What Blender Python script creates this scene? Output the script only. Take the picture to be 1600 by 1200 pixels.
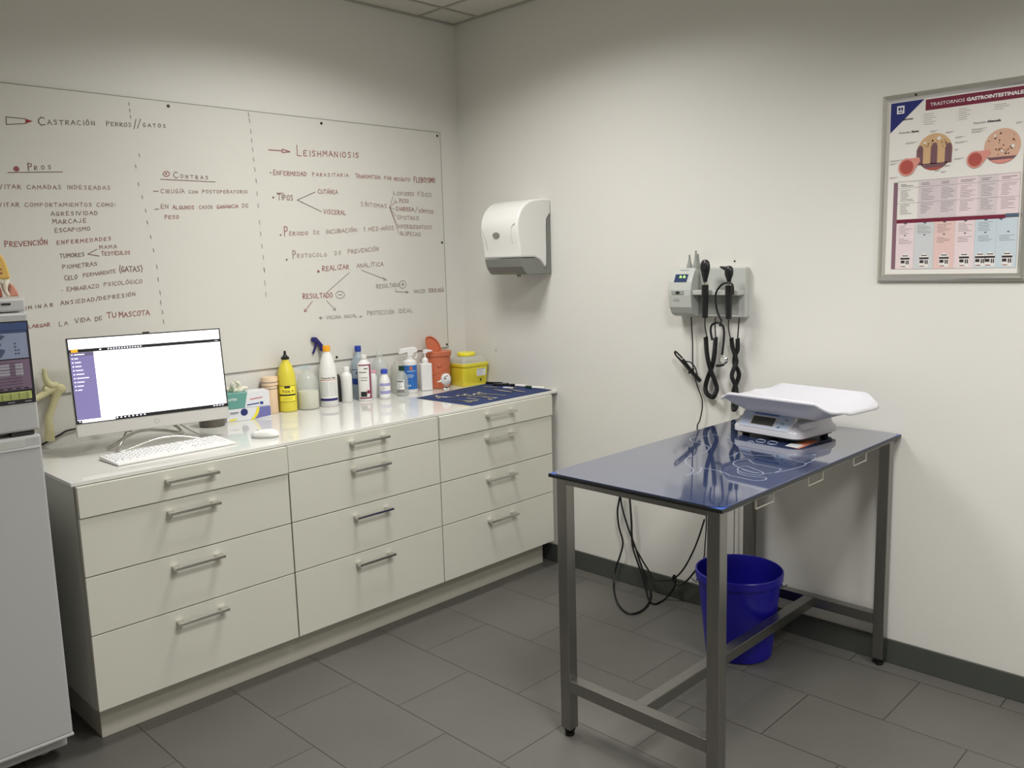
# Veterinary consulting room: worktop with drawer units and whiteboard on the left wall,
# steel examination table with baby scale against the right wall.
import bpy, bmesh, math, random
from mathutils import Matrix, Vector, Euler

for o in list(bpy.data.objects):
    bpy.data.objects.remove(o)
sc = bpy.context.scene
col = sc.collection
PI = math.pi
R = math.radians

# ------------------------------------------------------------------ camera
CAM = Vector((-3.1443, -3.4636, 1.5460))
yaw, pitch, roll = R(-45.317), R(-8.232), R(-1.617)
fwd = Vector((-math.sin(yaw) * math.cos(pitch), math.cos(yaw) * math.cos(pitch), math.sin(pitch)))
rt0 = Vector((math.cos(yaw), math.sin(yaw), 0))
up0 = rt0.cross(fwd)
rt = rt0 * math.cos(roll) + up0 * math.sin(roll)
up = -rt0 * math.sin(roll) + up0 * math.cos(roll)
cd = bpy.data.cameras.new('camera')
cam = bpy.data.objects.new('camera', cd)
col.objects.link(cam)
mw = Matrix((rt, up, -fwd)).transposed().to_4x4()
mw.translation = CAM
cam.matrix_world = mw
cd.sensor_width = 36
cd.lens = 36 * 1324.8 / 1600
cd.clip_start = 0.05
sc.camera = cam

# ------------------------------------------------------------------ world, exposure
w = bpy.data.worlds.new('world')
sc.world = w
w.use_nodes = True
w.node_tree.nodes['Background'].inputs[0].default_value = (0.8, 0.85, 1, 1)
w.node_tree.nodes['Background'].inputs[1].default_value = 0.02
sc.view_settings.view_transform = 'Standard'
sc.view_settings.look = 'None'
sc.view_settings.gamma = 1
sc.view_settings.use_curve_mapping = False
sc.view_settings.exposure = 0.0

H = 2.7801           # ceiling height
# recessed ceiling luminaires: centre x, centre y, power
LIGHTS = [(-1.148, -1.095, 25), (-1.748, -2.895, 40), (-1.148, -4.095, 30)]
LCOL = (1.0, 0.99, 0.965)

# ------------------------------------------------------------------ materials
def lin(c):
    c = c / 255
    return c / 12.92 if c <= 0.04045 else ((c + 0.055) / 1.055) ** 2.4

def mat(name, rgb, rough=0.5, metal=0.0, noise=0.0, nscale=20.0, bump=0.0, bscale=200.0, trans=0.0,
        coat=0.0, emit=0.0, ior=1.45, spec=0.5, alpha=1.0, stretch=None):
    m = bpy.data.materials.new(name)
    m.use_nodes = True
    nt = m.node_tree
    b = nt.nodes['Principled BSDF']
    c = (lin(rgb[0]), lin(rgb[1]), lin(rgb[2]), 1)
    b.inputs['Base Color'].default_value = c
    b.inputs['Roughness'].default_value = rough
    b.inputs['Metallic'].default_value = metal
    b.inputs['IOR'].default_value = ior
    b.inputs['Specular IOR Level'].default_value = spec
    b.inputs['Transmission Weight'].default_value = trans
    b.inputs['Coat Weight'].default_value = coat
    b.inputs['Coat Roughness'].default_value = 0.05
    b.inputs['Alpha'].default_value = alpha
    if emit:
        b.inputs['Emission Color'].default_value = c
        b.inputs['Emission Strength'].default_value = emit
    tc = None
    if noise or bump:
        tc = nt.nodes.new('ShaderNodeTexCoord')
        mp = nt.nodes.new('ShaderNodeMapping')
        if stretch:
            mp.inputs['Scale'].default_value = stretch
        nt.links.new(tc.outputs['Object'], mp.inputs[0])
    if noise:
        n = nt.nodes.new('ShaderNodeTexNoise')
        n.inputs['Scale'].default_value = nscale
        n.inputs['Detail'].default_value = 4
        nt.links.new(mp.outputs[0], n.inputs['Vector'])
        mr = nt.nodes.new('ShaderNodeMapRange')
        mr.inputs['To Min'].default_value = 1 - noise
        mr.inputs['To Max'].default_value = 1 + noise
        nt.links.new(n.outputs['Fac'], mr.inputs['Value'])
        vm = nt.nodes.new('ShaderNodeVectorMath')
        vm.operation = 'SCALE'
        vm.inputs[0].default_value = c[:3]
        nt.links.new(mr.outputs[0], vm.inputs['Scale'])
        nt.links.new(vm.outputs[0], b.inputs['Base Color'])
    if bump:
        n2 = nt.nodes.new('ShaderNodeTexNoise')
        n2.inputs['Scale'].default_value = bscale
        n2.inputs['Detail'].default_value = 3
        nt.links.new(mp.outputs[0], n2.inputs['Vector'])
        bp = nt.nodes.new('ShaderNodeBump')
        bp.inputs['Strength'].default_value = bump
        bp.inputs['Distance'].default_value = 0.002
        nt.links.new(n2.outputs['Fac'], bp.inputs['Height'])
        nt.links.new(bp.outputs[0], b.inputs['Normal'])
    return m

M = {}
M['wall'] = mat('painted plaster wall', (223, 221, 215), 0.55, noise=0.015, nscale=3, bump=0.15, bscale=60)
M['ceil_tile'] = mat('ceiling tile', (205, 202, 190), 0.8, noise=0.03, nscale=60, bump=0.3, bscale=300)
M['ceil_bar'] = mat('ceiling grid bar', (165, 162, 150), 0.5)
M['base'] = mat('baseboard tile', (74, 77, 72), 0.35, noise=0.08, nscale=12)
M['board'] = mat('whiteboard enamel', (217, 215, 207), 0.28, noise=0.01, nscale=4)
M['board_edge'] = mat('whiteboard edge', (120, 118, 112), 0.5)
M['screw'] = mat('dark screw head', (60, 55, 50), 0.4, metal=0.6)
M['ink_dark'] = mat('dark marker ink', (128, 98, 92), 0.6)
M['ink_red'] = mat('red marker ink', (146, 82, 80), 0.6)
M['ink_pale'] = mat('faded marker ink', (148, 116, 110), 0.6)
M['ink_black'] = mat('brown black marker ink', (108, 94, 90), 0.6)
M['ink_grey'] = mat('grey marker ink', (142, 130, 124), 0.6)
M['ink_tip'] = mat('red marker fill', (150, 40, 38), 0.6)
M['lam'] = mat('cream white laminate', (212, 211, 199), 0.38, noise=0.012, nscale=5)
M['lam_side'] = mat('white laminate side', (196, 196, 186), 0.45, noise=0.02, nscale=8)
M['plinth'] = mat('plinth laminate', (196, 193, 180), 0.4, noise=0.02, nscale=8)
M['worktop'] = mat('glossy white worktop', (217, 216, 211), 0.07, noise=0.012, nscale=3, spec=0.6)
M['gap'] = mat('shadow gap edging', (92, 88, 76), 0.7)
M['chrome'] = mat('brushed chrome', (214, 212, 206), 0.2, metal=1.0, noise=0.04, nscale=40)
M['steel'] = mat('brushed stainless steel', (150, 149, 145), 0.3, metal=1.0, noise=0.1, nscale=18, stretch=(6, 6, 0.6))
M['steel_bright'] = mat('polished steel', (210, 210, 205), 0.18, metal=1.0)
M['rubber'] = mat('black rubber', (22, 22, 22), 0.6, noise=0.1)
M['blk'] = mat('black plastic', (26, 26, 27), 0.35, noise=0.06)
M['blk_soft'] = mat('soft black cable', (20, 20, 21), 0.45, noise=0.05)
M['blk_edge'] = mat('black laminate edge', (30, 32, 34), 0.3, noise=0.05)
M['blue_board'] = mat('blue laminate', (52, 82, 158), 0.3, noise=0.02)
M['blue_plate'] = mat('glossy blue mat', (48, 60, 94), 0.045, noise=0.03, nscale=3, coat=1.0, spec=0.8, ior=1.6)
M['line_white'] = mat('printed white outline', (150, 158, 178), 0.3)
M['bucket'] = mat('blue bucket plastic', (30, 26, 148), 0.28, noise=0.04, nscale=6)
M['wire'] = mat('steel wire', (160, 160, 158), 0.3, metal=1.0)
M['fridge'] = mat('white fridge enamel', (181, 181, 180), 0.3, noise=0.012, nscale=3)
M['fridge_trim'] = mat('white fridge plastic', (192, 192, 190), 0.35)
M['gasket'] = mat('grey door gasket', (60, 60, 58), 0.7)
M['white_pl'] = mat('white plastic', (232, 231, 228), 0.25, noise=0.01)
M['white_scale'] = mat('glossy white scale plastic', (206, 205, 211), 0.22, noise=0.008)
M['grey_pl'] = mat('grey translucent plastic', (126, 128, 122), 0.22, noise=0.04)
M['grey_lt'] = mat('light grey plastic', (188, 190, 184), 0.35, noise=0.02)
M['grey_md'] = mat('mid grey plastic', (150, 153, 148), 0.35, noise=0.02)
M['silver'] = mat('silver plastic', (205, 203, 198), 0.3, metal=0.15, noise=0.01)
M['frame'] = mat('satin aluminium', (196, 194, 186), 0.3, metal=0.75, noise=0.03)
M['screen'] = mat('lit white screen', (255, 255, 255), 0.4, emit=1.25)
M['scr_black'] = mat('screen dark bar', (22, 22, 24), 0.3, emit=0.6)
M['scr_purple'] = mat('screen purple menu', (128, 120, 170), 0.4, emit=0.42)
M['scr_purple2'] = mat('screen selected menu row', (104, 98, 130), 0.4, emit=0.4)
M['scr_orange'] = mat('screen orange tag', (240, 150, 30), 0.4, emit=1.0)
M['scr_text'] = mat('screen white text', (235, 232, 250), 0.4, emit=1.0)
M['yellow'] = mat('yellow bottle plastic', (222, 208, 72), 0.3, noise=0.02)
M['yellow_bin'] = mat('yellow bin plastic', (240, 226, 66), 0.3, noise=0.02)
M['yellow_lbl'] = mat('bright yellow label', (248, 234, 70), 0.4)
M['orange_cap'] = mat('orange cap plastic', (240, 170, 40), 0.35)
M['orange'] = mat('orange red bin plastic', (200, 112, 80), 0.38, noise=0.03)
M['peach'] = mat('peach plastic', (236, 208, 176), 0.4, noise=0.03)
M['cream'] = mat('cream plastic', (232, 226, 206), 0.4, noise=0.03)
M['navy'] = mat('navy plastic', (42, 38, 106), 0.3)
M['blue_cap'] = mat('blue cap plastic', (36, 66, 158), 0.35)
M['blue_cap2'] = mat('violet blue cap plastic', (60, 78, 184), 0.35)
M['green_cap'] = mat('dark green cap plastic', (18, 60, 42), 0.35)
M['pink'] = mat('pink plastic', (222, 160, 176), 0.4)
M['label_blue'] = mat('mid blue label', (50, 110, 186), 0.35, noise=0.03)
M['label_navy'] = mat('navy label', (34, 66, 140), 0.35)
M['label_white'] = mat('white paper label', (238, 238, 234), 0.5)
M['label_lilac'] = mat('lilac label band', (160, 160, 204), 0.5)
M['label_grey'] = mat('grey printed text block', (176, 178, 180), 0.5)
M['label_maroon'] = mat('maroon label', (128, 34, 72), 0.45)
M['label_cream'] = mat('cream label', (226, 214, 200), 0.5)
M['clear'] = mat('clear plastic', (222, 228, 222), 0.08, alpha=0.2)
M['clear_blue'] = mat('pale blue clear plastic', (196, 212, 222), 0.1, alpha=0.32)
M['frost'] = mat('frosted clear plastic', (218, 218, 206), 0.3, alpha=0.5)
M['print'] = mat('black print', (34, 34, 36), 0.5)
M['print_grey'] = mat('grey print', (128, 124, 122), 0.6)
M['print_red'] = mat('red print', (196, 70, 74), 0.5)
M['print_white'] = mat('white print', (240, 238, 236), 0.5)
M['teal_box'] = mat('teal carton', (102, 160, 150), 0.4, noise=0.02)
M['carton'] = mat('white carton', (226, 228, 232), 0.4, noise=0.01)
M['purple_box'] = mat('violet carton print', (116, 116, 176), 0.4, noise=0.04, nscale=30)
M['cloth'] = mat('navy instrument cloth', (38, 54, 100), 0.75, noise=0.1, nscale=60, bump=0.5, bscale=500)
M['tool'] = mat('surgical steel', (200, 198, 190), 0.2, metal=1.0, noise=0.05)
M['bone'] = mat('yellowed bone model', (216, 210, 164), 0.45, noise=0.08, nscale=30)
M['paper'] = mat('poster paper', (232, 228, 222), 0.35)
M['p_maroon'] = mat('poster maroon', (120, 42, 62), 0.35)
M['p_navy'] = mat('poster navy', (38, 46, 112), 0.35)
M['p_pink'] = mat('poster pale mauve', (214, 202, 204), 0.4)
M['p_pink2'] = mat('poster pale pink', (230, 212, 214), 0.4)
M['p_salmon'] = mat('poster salmon', (228, 196, 190), 0.4)
M['p_grey'] = mat('poster pale grey', (206, 208, 210), 0.4)
M['p_blue'] = mat('poster pale blue', (200, 212, 220), 0.4)
M['p_side'] = mat('poster side bar', (134, 102, 114), 0.4)
M['p_teal'] = mat('poster slate', (84, 100, 118), 0.4)
M['p_tan'] = mat('poster tan', (206, 170, 128), 0.4, noise=0.1, nscale=300)
M['p_tan2'] = mat('poster pink tan', (214, 172, 148), 0.4, noise=0.08, nscale=300)
M['p_villi'] = mat('poster purple brown', (118, 86, 92), 0.4, noise=0.2, nscale=250)
M['p_red'] = mat('poster flesh red', (176, 84, 76), 0.4, noise=0.1, nscale=200)
M['p_rim'] = mat('poster flesh pink', (216, 146, 134), 0.4)
M['p_blob'] = mat('poster brown speck', (104, 66, 54), 0.5)
M['p_pack'] = mat('poster dark pack', (62, 52, 60), 0.4)
M['f_navy'] = mat('sheet blue', (58, 78, 122), 0.45, noise=0.1, nscale=30)
M['f_blue'] = mat('sheet pale blue', (142, 152, 178), 0.45, noise=0.03, nscale=30)
M['f_map'] = mat('sheet map blue', (74, 86, 112), 0.45)
M['f_purple'] = mat('sheet dusty purple', (122, 102, 124), 0.45, noise=0.06, nscale=60)
M['f_grey'] = mat('sheet grey cell', (170, 166, 178), 0.45, noise=0.03)
M['f_green'] = mat('sheet lime', (192, 200, 120), 0.45, noise=0.03)
M['f_black'] = mat('sheet black', (34, 32, 38), 0.4)
M['ochre'] = mat('ochre plastic', (216, 176, 92), 0.45, noise=0.06, nscale=40)
M['flesh'] = mat('pink flesh plastic', (206, 142, 122), 0.45, noise=0.08, nscale=40)
M['flesh_dk'] = mat('red brown flesh plastic', (150, 84, 66), 0.45, noise=0.1, nscale=40)
M['scale_panel'] = mat('pale blue scale panel', (192, 204, 226), 0.35)
M['scale_panel2'] = mat('blue scale band', (96, 130, 186), 0.35)
M['lcd'] = mat('dark olive display', (74, 76, 66), 0.2)
M['teal_btn'] = mat('teal button', (70, 120, 130), 0.4)
M['led'] = mat('lit green display', (170, 230, 120), 0.4, emit=0.8)
M['disp_navy'] = mat('dark display glass', (50, 62, 96), 0.2)
M['orange_card'] = mat('orange card print', (196, 118, 86), 0.4, noise=0.1, nscale=80)
M['grey_card'] = mat('pale card print', (190, 196, 196), 0.4)
M['diffuser'] = mat('luminaire diffuser', (255, 250, 238), 0.5, emit=1.5)
M['black_tub'] = mat('smoky plastic tub', (96, 90, 84), 0.3, noise=0.05)
M['dark_bottle'] = mat('dark bottle plastic', (50, 48, 42), 0.35)
INK = [M['ink_dark'], M['ink_red'], M['ink_pale'], M['ink_black'], M['ink_grey']]

def floor_material():
    m = bpy.data.materials.new('grey floor tile')
    m.use_nodes = True
    nt = m.node_tree
    N, Lk = nt.nodes, nt.links
    b = N['Principled BSDF']
    tc = N.new('ShaderNodeTexCoord')
    sx = N.new('ShaderNodeSeparateXYZ')
    Lk.new(tc.outputs['Object'], sx.inputs[0])
    def mth(op, a, bb=None):
        n = N.new('ShaderNodeMath')
        n.operation = op
        for i, v in enumerate((a, bb)):
            if v is None:
                continue
            if isinstance(v, (int, float)):
                n.inputs[i].default_value = v
            else:
                Lk.new(v, n.inputs[i])
        return n.outputs[0]
    u = mth('DIVIDE', mth('ADD', sx.outputs[0], 0.0885 + 0.3412 * 20), 0.3412)
    row = mth('FLOOR', u)
    fu = mth('SUBTRACT', u, row)
    par = mth('MODULO', row, 2.0)
    v = mth('DIVIDE', mth('ADD', mth('ADD', sx.outputs[1], 1.178 + 0.517 * 20), mth('MULTIPLY', par, 0.2585)), 0.517)
    cv = mth('FLOOR', v)
    fv = mth('SUBTRACT', v, cv)
    du = mth('MULTIPLY', mth('MINIMUM', fu, mth('SUBTRACT', 1.0, fu)), 0.3412)
    dv = mth('MULTIPLY', mth('MINIMUM', fv, mth('SUBTRACT', 1.0, fv)), 0.517)
    d = mth('MINIMUM', du, dv)
    gr = mth('LESS_THAN', d, 0.0017)
    cx = N.new('ShaderNodeCombineXYZ')
    Lk.new(row, cx.inputs[0]); Lk.new(cv, cx.inputs[1])
    wn = N.new('ShaderNodeTexWhiteNoise')
    Lk.new(cx.outputs[0], wn.inputs['Vector'])
    n1 = N.new('ShaderNodeTexNoise'); n1.inputs['Scale'].default_value = 3.5; n1.inputs['Detail'].default_value = 6
    n2 = N.new('ShaderNodeTexNoise'); n2.inputs['Scale'].default_value = 45; n2.inputs['Detail'].default_value = 5
    av = N.new('ShaderNodeVectorMath'); av.operation = 'ADD'
    Lk.new(tc.outputs['Object'], av.inputs[0])
    sc_ = N.new('ShaderNodeVectorMath'); sc_.operation = 'SCALE'; sc_.inputs['Scale'].default_value = 3.0
    Lk.new(wn.outputs['Color'], sc_.inputs[0]); Lk.new(sc_.outputs[0], av.inputs[1])
    Lk.new(av.outputs[0], n1.inputs['Vector']); Lk.new(av.outputs[0], n2.inputs['Vector'])
    s = mth('ADD', mth('MULTIPLY', n1.outputs['Fac'], 0.26), mth('MULTIPLY', n2.outputs['Fac'], 0.10))
    s = mth('ADD', s, mth('MULTIPLY', wn.outputs['Value'], 0.06))
    s = mth('ADD', s, 0.79)
    vm = N.new('ShaderNodeVectorMath'); vm.operation = 'SCALE'
    vm.inputs[0].default_value = (lin(96), lin(94), lin(89))
    Lk.new(s, vm.inputs['Scale'])
    mx = N.new('ShaderNodeMix'); mx.data_type = 'RGBA'
    Lk.new(gr, mx.inputs['Factor']); Lk.new(vm.outputs[0], mx.inputs[6])
    mx.inputs[7].default_value = (lin(52), lin(48), lin(42), 1)
    Lk.new(mx.outputs[2], b.inputs['Base Color'])
    b.inputs['Roughness'].default_value = 0.42
    bp = N.new('ShaderNodeBump'); bp.inputs['Strength'].default_value = 0.12; bp.inputs['Distance'].default_value = 0.002
    Lk.new(mth('SUBTRACT', n2.outputs['Fac'], mth('MULTIPLY', gr, 1.0)), bp.inputs['Height'])
    Lk.new(bp.outputs[0], b.inputs['Normal'])
    return m
M['floor'] = floor_material()

# ------------------------------------------------------------------ helpers
def thing(name, label, cat, loc=(0, 0, 0), rz=0.0, group=None, rx=0.0, ry=0.0):
    o = bpy.data.objects.new(name, None)
    o.empty_display_size = 0.05
    col.objects.link(o)
    o.location = loc
    o.rotation_euler = (rx, ry, rz)
    o['label'] = label
    o['category'] = cat
    if group:
        o['group'] = group
    o['_m'] = 1
    return o

def xf(o):
    return Matrix.Translation(o.location) @ o.rotation_euler.to_matrix().to_4x4()

def tag(o, label, cat, group=None):
    o['label'] = label
    o['category'] = cat
    if group:
        o['group'] = group
    return o

def obj(name, bm, m, parent=None, world=False, smooth=False, bevel=0.0, seg=2, solid=0.0, sub=0, label=None, weld=False):
    me = bpy.data.meshes.new(name)
    if weld:
        bmesh.ops.remove_doubles(bm, verts=bm.verts, dist=1e-5)
    if world and parent is not None:
        root = parent
        while root.parent:
            root = root.parent
        bm.transform(xf(root).inverted())
    bm.normal_update()
    bm.to_mesh(me)
    bm.free()
    me.materials.append(m)
    if smooth:
        for p in me.polygons:
            p.use_smooth = True
        try:
            me.set_sharp_from_angle(angle=R(38))
        except Exception:
            pass
    o = bpy.data.objects.new(name, me)
    col.objects.link(o)
    if parent is not None:
        o.parent = parent
    if solid:
        s = o.modifiers.new('thickness', 'SOLIDIFY')
        s.thickness = solid
        s.offset = -1
    if bevel:
        b = o.modifiers.new('bevel', 'BEVEL')
        b.width = bevel
        b.segments = seg
        b.limit_method = 'ANGLE'
        b.angle_limit = R(35)
    if sub:
        s = o.modifiers.new('subdivision', 'SUBSURF')
        s.levels = s.render_levels = sub
    if label:
        o['label'] = label
    return o

def struct(name, bm, m, **k):
    o = obj(name, bm, m, **k)
    o['kind'] = 'structure'
    return o

def copy_tree(o, parent=None, label=None):
    c = o.copy()
    col.objects.link(c)
    if parent is not None:
        c.parent = parent
    if label:
        c['label'] = label
    for ch in o.children:
        copy_tree(ch, c)
    return c

def B():
    return bmesh.new()

def box(bm, x0, x1, y0, y1, z0, z1, mx=None):
    vs = [bm.verts.new((x, y, z)) for x in (x0, x1) for y in (y0, y1) for z in (z0, z1)]
    for f in ((0, 1, 3, 2), (4, 6, 7, 5), (0, 4, 5, 1), (2, 3, 7, 6), (0, 2, 6, 4), (1, 5, 7, 3)):
        bm.faces.new([vs[i] for i in f])
    if mx is not None:
        for v in vs:
            v.co = mx @ v.co
    return bm

def bx(*a, **k):
    return box(B(), *a, **k)

def lathe(bm, prof, n=32, cx=0, cy=0, cz=0, axis='z', sx=1.0, sy=1.0, mx=None):
    rings = []
    new = []
    for r, z in prof:
        if r < 1e-6:
            v = bm.verts.new((0, 0, z)); rings.append([v]); new.append(v)
        else:
            ring = [bm.verts.new((r * sx * math.cos(2 * PI * i / n), r * sy * math.sin(2 * PI * i / n), z)) for i in range(n)]
            rings.append(ring); new += ring
    for a, b in zip(rings, rings[1:]):
        for i in range(n):
            j = (i + 1) % n
            if len(a) == 1 and len(b) == 1:
                break
            if len(a) == 1:
                bm.faces.new((a[0], b[i], b[j]))
            elif len(b) == 1:
                bm.faces.new((a[i], b[0], a[j]))
            else:
                bm.faces.new((a[i], b[i], b[j], a[j]))
    bmesh.ops.recalc_face_normals(bm, faces=list({f for v in new for f in v.link_faces}))
    if axis == 'x':
        for v in new:
            v.co = Vector((v.co.z, v.co.y, -v.co.x))
    elif axis == 'y':
        for v in new:
            v.co = Vector((v.co.x, v.co.z, -v.co.y))
    for v in new:
        v.co += Vector((cx, cy, cz))
        if mx is not None:
            v.co = mx @ v.co
    return bm

def lt(prof, **k):
    return lathe(B(), prof, **k)

def smooth_path(pts, k=4, closed=False):
    P_ = [Vector(p) for p in pts]
    n = len(P_)
    out = []
    rng = range(n if closed else n - 1)
    for i in rng:
        p0 = P_[(i - 1) % n] if (closed or i > 0) else P_[0] * 2 - P_[1]
        p1 = P_[i]
        p2 = P_[(i + 1) % n]
        p3 = P_[(i + 2) % n] if (closed or i + 2 < n) else P_[-1] * 2 - P_[-2]
        for j in range(k):
            t = j / k
            out.append(0.5 * ((2 * p1) + (p2 - p0) * t + (2 * p0 - 5 * p1 + 4 * p2 - p3) * t * t + (3 * p1 - p0 - 3 * p2 + p3) * t ** 3))
    if not closed:
        out.append(P_[-1].copy())
    return out

def tube(bm, pts, r, n=8, closed=False, k=0, cap=True):
    P_ = smooth_path(pts, k, closed) if k else [Vector(p) for p in pts]
    m = len(P_)
    rad = r if callable(r) else (lambda t: r)
    rings = []
    prev = None
    for i, p in enumerate(P_):
        if closed:
            t = (P_[(i + 1) % m] - P_[i - 1])
        else:
            t = P_[min(i + 1, m - 1)] - P_[max(i - 1, 0)]
        if t.length < 1e-9:
            t = Vector((0, 0, 1))
        t.normalize()
        if prev is None:
            a = Vector((0, 0, 1)) if abs(t.z) < 0.9 else Vector((1, 0, 0))
            nrm = t.cross(a).normalized()
        else:
            nrm = (prev - t * prev.dot(t))
            if nrm.length < 1e-6:
                nrm = t.cross(Vector((0.3, 0.5, 0.8)))
            nrm.normalize()
        prev = nrm
        bi = t.cross(nrm)
        rr = rad(i / max(1, m - 1))
        rings.append([bm.verts.new(p + (nrm * math.cos(2 * PI * q / n) + bi * math.sin(2 * PI * q / n)) * rr) for q in range(n)])
    for i in range(m if closed else m - 1):
        a, b = rings[i], rings[(i + 1) % m]
        for q in range(n):
            bm.faces.new((a[q], a[(q + 1) % n], b[(q + 1) % n], b[q]))
    if cap and not closed:
        bm.faces.new(list(reversed(rings[0])))
        bm.faces.new(rings[-1])
    return bm

def coil_path(pts, R_, turns, k=6, per=9):
    """helix round a smoothed path"""
    P_ = smooth_path(pts, k)
    L = [0]
    for a, b in zip(P_, P_[1:]):
        L.append(L[-1] + (b - a).length)
    tot = L[-1]
    n = int(turns * per)
    out = []
    seg = 0
    ref = Vector((1, 0, 0))
    for i in range(n + 1):
        s = tot * i / n
        while seg < len(L) - 2 and L[seg + 1] < s:
            seg += 1
        t = (s - L[seg]) / max(1e-9, L[seg + 1] - L[seg])
        p = P_[seg].lerp(P_[seg + 1], t)
        d = (P_[seg + 1] - P_[seg]).normalized()
        nn = (ref - d * ref.dot(d)).normalized()
        bb = d.cross(nn)
        a = 2 * PI * i / per
        out.append(p + (nn * math.cos(a) + bb * math.sin(a)) * R_)
    return out

def prism(bm, poly, a, b, axis='y'):
    """extrude a polygon given in the two other axes from a to b"""
    def mk(p, t):
        if axis == 'y':
            return (p[0], t, p[1])
        if axis == 'x':
            return (t, p[0], p[1])
        return (p[0], p[1], t)
    v0 = [bm.verts.new(mk(p, a)) for p in poly]
    v1 = [bm.verts.new(mk(p, b)) for p in poly]
    n = len(poly)
    fs = [bm.faces.new(v0), bm.faces.new(v1)]
    for i in range(n):
        fs.append(bm.faces.new((v0[i], v0[(i + 1) % n], v1[(i + 1) % n], v1[i])))
    bmesh.ops.recalc_face_normals(bm, faces=fs)
    return bm

def rrect(w, h, r, n=5):
    out = []
    for sx, sy, a0 in ((1, 1, 0), (-1, 1, 90), (-1, -1, 180), (1, -1, 270)):
        for i in range(n + 1):
            a = R(a0 + 90 * i / n)
            out.append((sx * (w / 2 - r) + r * math.cos(a), sy * (h / 2 - r) + r * math.sin(a)))
    return out

def poly3(bm, pts):
    bm.faces.new([bm.verts.new(p) for p in pts])
    return bm

_txt = {}
def text_bm(s, size, bold=0.0, width=None):
    """flat lettering in the local XY plane, origin at the left end of the base line"""
    cu = bpy.data.curves.new('lettering', 'FONT')
    cu.body = s
    cu.size = size
    cu.offset = bold
    cu.resolution_u = 2
    o = bpy.data.objects.new('lettering', cu)
    col.objects.link(o)
    dg = bpy.context.evaluated_depsgraph_get()
    me = bpy.data.meshes.new_from_object(o.evaluated_get(dg))
    bm = B()
    bm.from_mesh(me)
    bpy.data.objects.remove(o)
    bpy.data.meshes.remove(me)
    bpy.data.curves.remove(cu)
    if width and len(bm.verts):
        x1 = max(v.co.x for v in bm.verts)
        for v in bm.verts:
            v.co.x *= width / x1
    return bm

def put_text(bm, s, size, fn, bold=0.0, width=None, center=False, subdiv=0):
    t = text_bm(s, size, bold, width)
    if not len(t.verts):
        t.free(); return bm
    off = max(v.co.x for v in t.verts) / 2 if center else 0
    if subdiv:
        bmesh.ops.triangulate(t, faces=t.faces)
    vm = {}
    for v in t.verts:
        vm[v] = bm.verts.new(fn(v.co.x - off, v.co.y))
    for f in t.faces:
        bm.faces.new([vm[v] for v in f.verts])
    t.free()
    return bm

def wrap(bm, r, a0, a1, z0, z1, n=14):
    """a band of a cylinder; angle 0 looks along local -y, positive to the right"""
    def P3(a, z):
        rr = r(z) if callable(r) else r
        return (rr * math.sin(a), -rr * math.cos(a), z)
    A = [a0 + (a1 - a0) * i / n for i in range(n + 1)]
    lo = [bm.verts.new(P3(a, z0)) for a in A]
    hi = [bm.verts.new(P3(a, z1)) for a in A]
    for i in range(n):
        bm.faces.new((lo[i], lo[i + 1], hi[i + 1], hi[i]))
    return bm

def wtext(bm, s, size, r, z, a=0.0, bold=0.0, width=None):
    return put_text(bm, s, size, lambda x, y: (r * math.sin(a + x / r), -r * math.cos(a + x / r), z + y), bold, width, True)

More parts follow.
